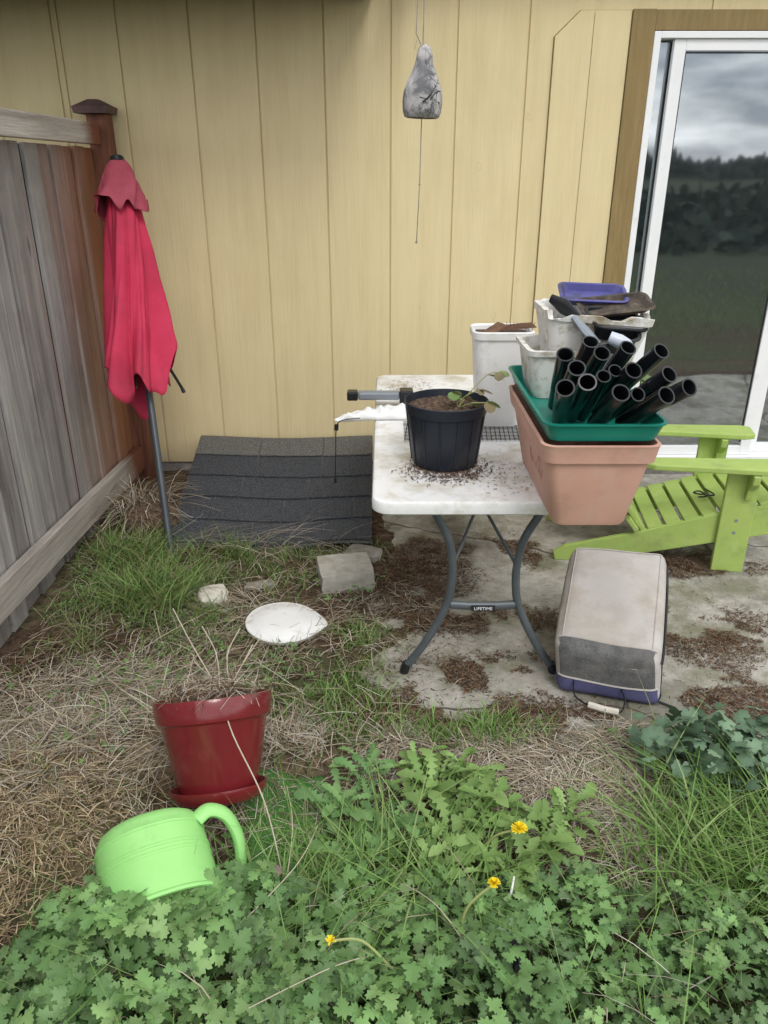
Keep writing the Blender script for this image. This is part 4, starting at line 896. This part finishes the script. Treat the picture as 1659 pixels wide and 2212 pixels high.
# ------------------------------------------------------------ fabric carrier
bag=thing('fabric_carrier',(.83,2.45,0),'faded grey fabric carrier with black netting and purple base','carrier bag')
V8={k:Vector(v) for k,v in dict(nlb=(.615,2.24,.004),nrb=(.955,2.145,.004),nlt=(.585,2.24,.215),nrt=(.925,2.15,.200),flt=(.740,2.73,.350),frt=(1.110,2.67,.345),flb=(.77,2.74,.004),frb=(1.09,2.68,.004)).items()}
def tri(u,v,w):
    n0=V8['nlb'].lerp(V8['nrb'],u).lerp(V8['nlt'].lerp(V8['nrt'],u),w); f0=V8['flb'].lerp(V8['frb'],u).lerp(V8['flt'].lerp(V8['frt'],u),w)
    return n0.lerp(f0,v)
def softpt(p,grow=0.):
    x,y,z=p
    rad=(.24,.13,.30)
    c=[max(-1+rad[i],min(1-rad[i],p[i])) for i in range(3)]
    d=[(p[i]-c[i])/rad[i] for i in range(3)]; l=math.sqrt(sum(t*t for t in d)) or 1
    k=1/l if l>1 else 1
    q=[c[i]+d[i]*k*rad[i] for i in range(3)]
    bul=lambda a,b_:(1-a*a)*(1-b_*b_)
    q[0]+=math.copysign(.06*bul(y,z),x) if abs(x)>.999 else 0
    q[1]+=math.copysign(.035*bul(x,z),y) if abs(y)>.999 else 0
    q[2]+=.10*bul(x,y) if z>.999 else 0
    r_=tri((q[0]*(1+grow)+1)/2,(q[1]*(1+grow*.6)+1)/2,max(0,(q[2]*(1+grow*1.4)+1)/2))
    w=.0025*math.sin(x*4+y*3)+.002*math.sin(y*7-x*3+z*4)
    if z>.5: r_.z+=w
    elif y<-.5: r_.y+=w
    return r_
def cubegrid(face,u0,u1,v0,v1,nu=28,nv=28,grow=0.):
    vs=[];fs=[]
    for i in range(nu+1):
        for j in range(nv+1):
            u=-1+2*(u0+(u1-u0)*i/nu); v=-1+2*(v0+(v1-v0)*j/nv)
            p={'near':(u,-1,v),'far':(-u,1,v),'top':(u,v,1),'bot':(u,-v,-1),'left':(-1,-u,v),'right':(1,u,v)}[face]; vs.append(softpt(p,grow))
    for i in range(nu):
        for j in range(nv): q=i*(nv+1)+j; fs.append((q,q+nv+1,q+nv+2,q+1))
    return vs,fs
b=B()
for fc in ('near','far','top','bot','left','right'): b.add(*cubegrid(fc,0,1,0,1))
o=obj('carrier_body',b,'bag',bag,smooth=True,ang=180); md=o.modifiers.new('w','WELD'); md.merge_threshold=.0004
b=B(); b.add(*cubegrid('near',.04,.96,.34,1.0,24,16,.015)); b.add(*cubegrid('top',.04,.96,.0,.06,24,6,.015))
obj('front_netting',b,'netting',bag,smooth=True,ang=180)
b=B(); b.add(*cubegrid('right',.08,.94,.15,.80,24,12,.015)); obj('side_netting',b,'netting',bag,smooth=True,ang=180)
b=B(); b.add(*cubegrid('near',0,1,0.0,.35,24,10,.022)); b.add(*cubegrid('right',0,.35,0,.14,10,4,.022)); b.add(*cubegrid('left',.7,1,0,.3,10,4,.022)); obj('purple_base',b,'purple',bag,smooth=True,ang=180)
b=B()
b.tube([softpt((u,-1,-1+2*.355),.018) for u in np.linspace(-1,1,24)],.004,6)
b.tube([softpt((u,-.88,1),.010) for u in np.linspace(-1,1,24)],.003,6)
for s_ in (-.86,.86): b.tube([softpt((s_,v,1),.004) for v in np.linspace(-.9,.95,26)],.0025,6)
b.tube([softpt((u,.90,1),.004) for u in np.linspace(-.9,.9,20)],.0025,6)
obj('piping',b,'bag',bag,smooth=True)
b=B(); h0=softpt((-.62,-1,-.35),.03); h3=softpt((.25,-1,-.35),.03)
hp=[h0,h0+Vector((.0,-.03,-.04)),h0+Vector((.04,-.07,-.052)),h3+Vector((-.02,-.062,-.050)),h3+Vector((.010,-.022,-.03)),h3]
b.tube(smooth_path(hp,5),.005,8,flat=.5); obj('handle_strap',b,'black',bag,smooth=True)
b=B(); b.tube([softpt((1,-1,-.8),.03),softpt((1,-1,-.9),.03)+Vector((.04,-.02,-.0))],.005,6); obj('buckle_strap',b,'black',bag,smooth=True)
b=B(); b.tube([softpt((1,v,.62+.05*math.sin(v*3)),.03) for v in np.linspace(-.9,.9,20)],.004,6); obj('side_strap',b,'black',bag,smooth=True)
b=B(); b.tube([hp[2]+Vector((.0,0,.002)),(hp[2]+hp[3])/2+Vector((0,-.006,.003)),hp[3]+Vector((-.0,0,.002))],.012,8); obj('carrier_handle',b,'cream',bag,smooth=True)

# ------------------------------------------------------------ adirondack chair
ch=thing('adirondack_chair',(1.585,3.14,0),'lime green slatted wooden garden chair on the patio','chair')
CT=Matrix.Translation((1.585,3.14,0))@Matrix.Rotation(R(-7),4,'Z')
def cpart(name,b,bev=.004): b.xf(CT); return obj(name,b,'lime',ch,bevel=bev)
for y0 in (0,.50):
    b=B(); b.box(-.07,.07,y0,y0+.024,0,.499); cpart('leg',b)
    b=B(); b.prism([(-.78,.0),(-.62,.0),(-.1,.125),(.25,.21),(.25,.35),(.05,.315),(-.1,.27),(-.45,.155),(-.74,.075),(-.79,.04)],y0+.025 if y0==0 else y0-.026,(y0+.05) if y0==0 else y0-.001,'xz'); cpart('side_rail',b)
    b=B(); b.prism([(-.44,y0-.02),(-.40,y0-.05),(-.05,y0-.06),(.12,y0-.07),(.17,y0-.05),(.18,y0+.07),(.14,y0+.095),(-.05,y0+.08),(-.42,y0+.05)],.50,.527,'xy'); cpart('armrest',b,.006)
    b=B(); b.prism([(0,0),(0,.13),(-.075,.13),(-.07,.09),(-.03,.05),(-.02,.0)],.012,.042,'yz'); 
    b.v=[(v[0]+.0,(v[1]+y0-.001),v[2]+.368) for v in b.v]; cpart('arm_bracket',b)
b=B()
for k in range(8):
    xx=.21-.078*k
    mt=Matrix.Translation((xx,0,.352-.024*k))@Matrix.Rotation(-R(17),4,'Y')
    b.box(-.033,.033,.0265 if k<3 else .03,.498,0,.019,mt)
cpart('seat',b)
b=B()
for k in range(6):
    y0=.035+.078*k; mt=Matrix.Translation((-.38,0,.165))@Matrix.Rotation(R(-38),4,'Y')
    b.box(-.012,.010,y0,y0+.068,0,.50 if k in(2,3) else (.48 if k in (1,4) else .45),mt)
cpart('backrest',b)
b=B(); mt=Matrix.Translation((-.38,0,.165))@Matrix.Rotation(R(-38),4,'Y'); b.box(-.036,-.013,.0,.52,.04,.11,mt); b.box(-.036,-.013,-.02,.54,.33,.40,mt); cpart('back_crossbar',b)
b=B(); b.box(.25,.272,.02,.51,.22,.35); cpart('front_apron',b)
for z_ in(.2,.26):
    b=B(); b.tube([(-.0,-.003,z_),(.0,.0,z_)],.007,10); b.xf(CT); obj('bolt',b,'greybar',ch)
b=B(); b.tube([CT@Vector(p) for p in smooth_path([(-.12,.2,.285),(-.09,.18,.30),(-.11,.24,.30),(-.14,.21,.30),(-.06,.17,.31),(-.08,.26,.305)],5)],.004,6); obj('cord_scrap',b,'black',label='tangled black cord on green chair seat',cat='cord',smooth=True)

# ------------------------------------------------------------ gourd
gd=thing('hanging_gourd',(.131,3.0,1.865),'mottled grey gourd bell hanging from strings','hanging gourd')
b=B(); prf=[(.0,.052),(.003,.060),(.02,.066),(.05,.069),(.08,.066),(.11,.056),(.14,.041),(.165,.031),(.19,.027),(.208,.023),(.218,.014),(.222,.003)]
def gfn(v,ri,j): th=math.atan2(v.y,v.x); return Vector((v.x*(1+.03*math.sin(3*th)),v.y,v.z))
mt=Matrix.Translation((.131,3.0,1.865))@Matrix.Rotation(R(2),4,'Y')
b.rings([circ(.02,.045),circ(.0,.050)]+[circ(z,r) for z,r in prf],k=12,m=1,mtx=mt,fn=gfn); o=obj('gourd_shell',b,'gourd',gd,smooth=True,ang=60)
b=B()
def gs(p,r=.0016):
    out=[]
    for th,z in p:
        rr=np.interp(z,[q[0] for q in prf],[q[1] for q in prf])+.0008; out.append((.131+rr*math.cos(R(th)),3.0+rr*math.sin(R(th)),1.865+z))
    b.tube(smooth_path(out,4),r,5)
gs([(285,.17),(300,.165),(330,.135)]); gs([(285,.165),(310,.13)]); gs([(270,.045),(290,.065),(315,.095)],.0028); gs([(300,.04),(320,.08)],.0022); gs([(290,.05),(312,.075),(335,.08)],.002); gs([(262,.06),(285,.052)]); gs([(310,.10),(325,.04)],.0022)
obj('etched_marks',b,'ink',gd)
b=B(); b.tube([(.124,3.0,2.085),(.108,3.01,2.12),(.115,3.02,2.3),(.125,3.02,2.62)],.0020,6); b.tube([(.131,3.0,2.085),(.134,3.0,2.3),(.136,3.0,2.62)],.0020,6)
b.tube([(.131,3.0,1.88),(.128,3.0,1.65),(.12,3.0,1.455)],.0018,6); b.tube([(.12,3.0,1.46),(.12,3.0,1.452)],.004,6); b.tube([(.125,3.0,1.655),(.130,3.0,1.65)],.003,6); b.tube([(.11,3.005,2.10),(.104,3.0,2.07)],.001,5); obj('hanging_string',b,'rock',gd)

# ------------------------------------------------------------ distant wood and nearer shrubs (seen in the door glass)
Vs=[];Fs=[];o=0; rr=random.Random(5)
for i in range(1300):
    x0=rr.uniform(-110,150); y0=-150-rr.uniform(0,40); h=rr.uniform(2.4,5.6)*(1+.3*math.sin(x0*.05)+.28*math.sin(x0*.17)); w=rr.uniform(1.4,3.0); n=7
    for lv in range(3):
        zb=h*lv*.26; zt=min(h,zb+h*.5); wr=w*(1-lv*.24)
        ring=[(x0+wr*math.cos(6.283*k/n+lv)*rr.uniform(.7,1.2),y0+wr*math.sin(6.283*k/n+lv),zb) for k in range(n)]
        Vs+=ring+[(x0+rr.uniform(-.4,.4),y0,zt)]; Fs+=[(o+k,o+(k+1)%n,o+n) for k in range(n)]; o+=n+1
b=B(); b.v=Vs; b.f=Fs; obj('far_wood',b,'forest',kind='stuff')
n=9000; x=RNG.uniform(-12,34,n); y=-9-RNG.random(n)*17; z=RNG.random(n)**.8*(.6+.8*fbm(x,y,.35,3))*np.clip((-y-7)/9,0.25,1)
V,F,Cc=leaves(ROSE,np.stack([x,y,z],1),RNG.uniform(.2,.45,n),RNG.random(n)*6.28,RNG.normal(0,.9,n),RNG.normal(0,.9,n),pick([(.022,.034,.028),(.035,.05,.038),(.014,.022,.02)],n,.3)); fast('shrub_thicket',V,F,Cc,'dry')

# ------------------------------------------------------------ world, sun, camera
w=bpy.data.worlds.new('World'); scene.world=w; w.use_nodes=True; nt=w.node_tree; nd=nt.nodes; L=nt.links
bg=nd['Background']; sky=nd.new('ShaderNodeTexSky'); sky.sky_type='NISHITA'; sky.sun_disc=False; sky.sun_elevation=R(52); sky.sun_rotation=R(200)
bg.inputs['Strength'].default_value=.15
tc=nd.new('ShaderNodeTexCoord'); mp_=nd.new('ShaderNodeMapping'); mp_.inputs['Scale'].default_value=(1.0,1.0,4.5); L.new(tc.outputs['Generated'],mp_.inputs[0])
nz=nd.new('ShaderNodeTexNoise'); nz.inputs['Scale'].default_value=3.6; nz.inputs['Detail'].default_value=8; nz.inputs['Roughness'].default_value=.6; L.new(mp_.outputs[0],nz.inputs['Vector'])
cr=nd.new('ShaderNodeValToRGB'); e=cr.color_ramp.elements; e[0].position=.38; e[0].color=(4.2,4.5,5.0,1); e[1].position=.62; e[1].color=(15.5,15.4,15.2,1); L.new(nz.outputs['Fac'],cr.inputs[0])
mx=nd.new('ShaderNodeMix'); mx.data_type='RGBA'; mx.inputs[0].default_value=.9; L.new(sky.outputs[0],mx.inputs[6]); L.new(cr.outputs[0],mx.inputs[7]); L.new(mx.outputs[2],bg.inputs[0])
sd=bpy.data.lights.new('sun','SUN'); sd.energy=1.4; sd.angle=R(20); sd.color=(1,.98,.94); so=bpy.data.objects.new('sun',sd); COL.objects.link(so)
dirv=Vector((-.30,.80,-1.0)).normalized(); so.rotation_euler=dirv.to_track_quat('-Z','Y').to_euler()
cam=bpy.data.cameras.new('camera'); cam.sensor_fit='VERTICAL'; cam.sensor_height=24; cam.lens=18; cam.clip_end=800; cam.clip_start=.05
co=bpy.data.objects.new('camera',cam); COL.objects.link(co); co.location=(0,0,1.7); co.rotation_euler=(R(66),0,0); scene.camera=co
for o in bpy.data.objects:
    if 'org' in o: del o['org']
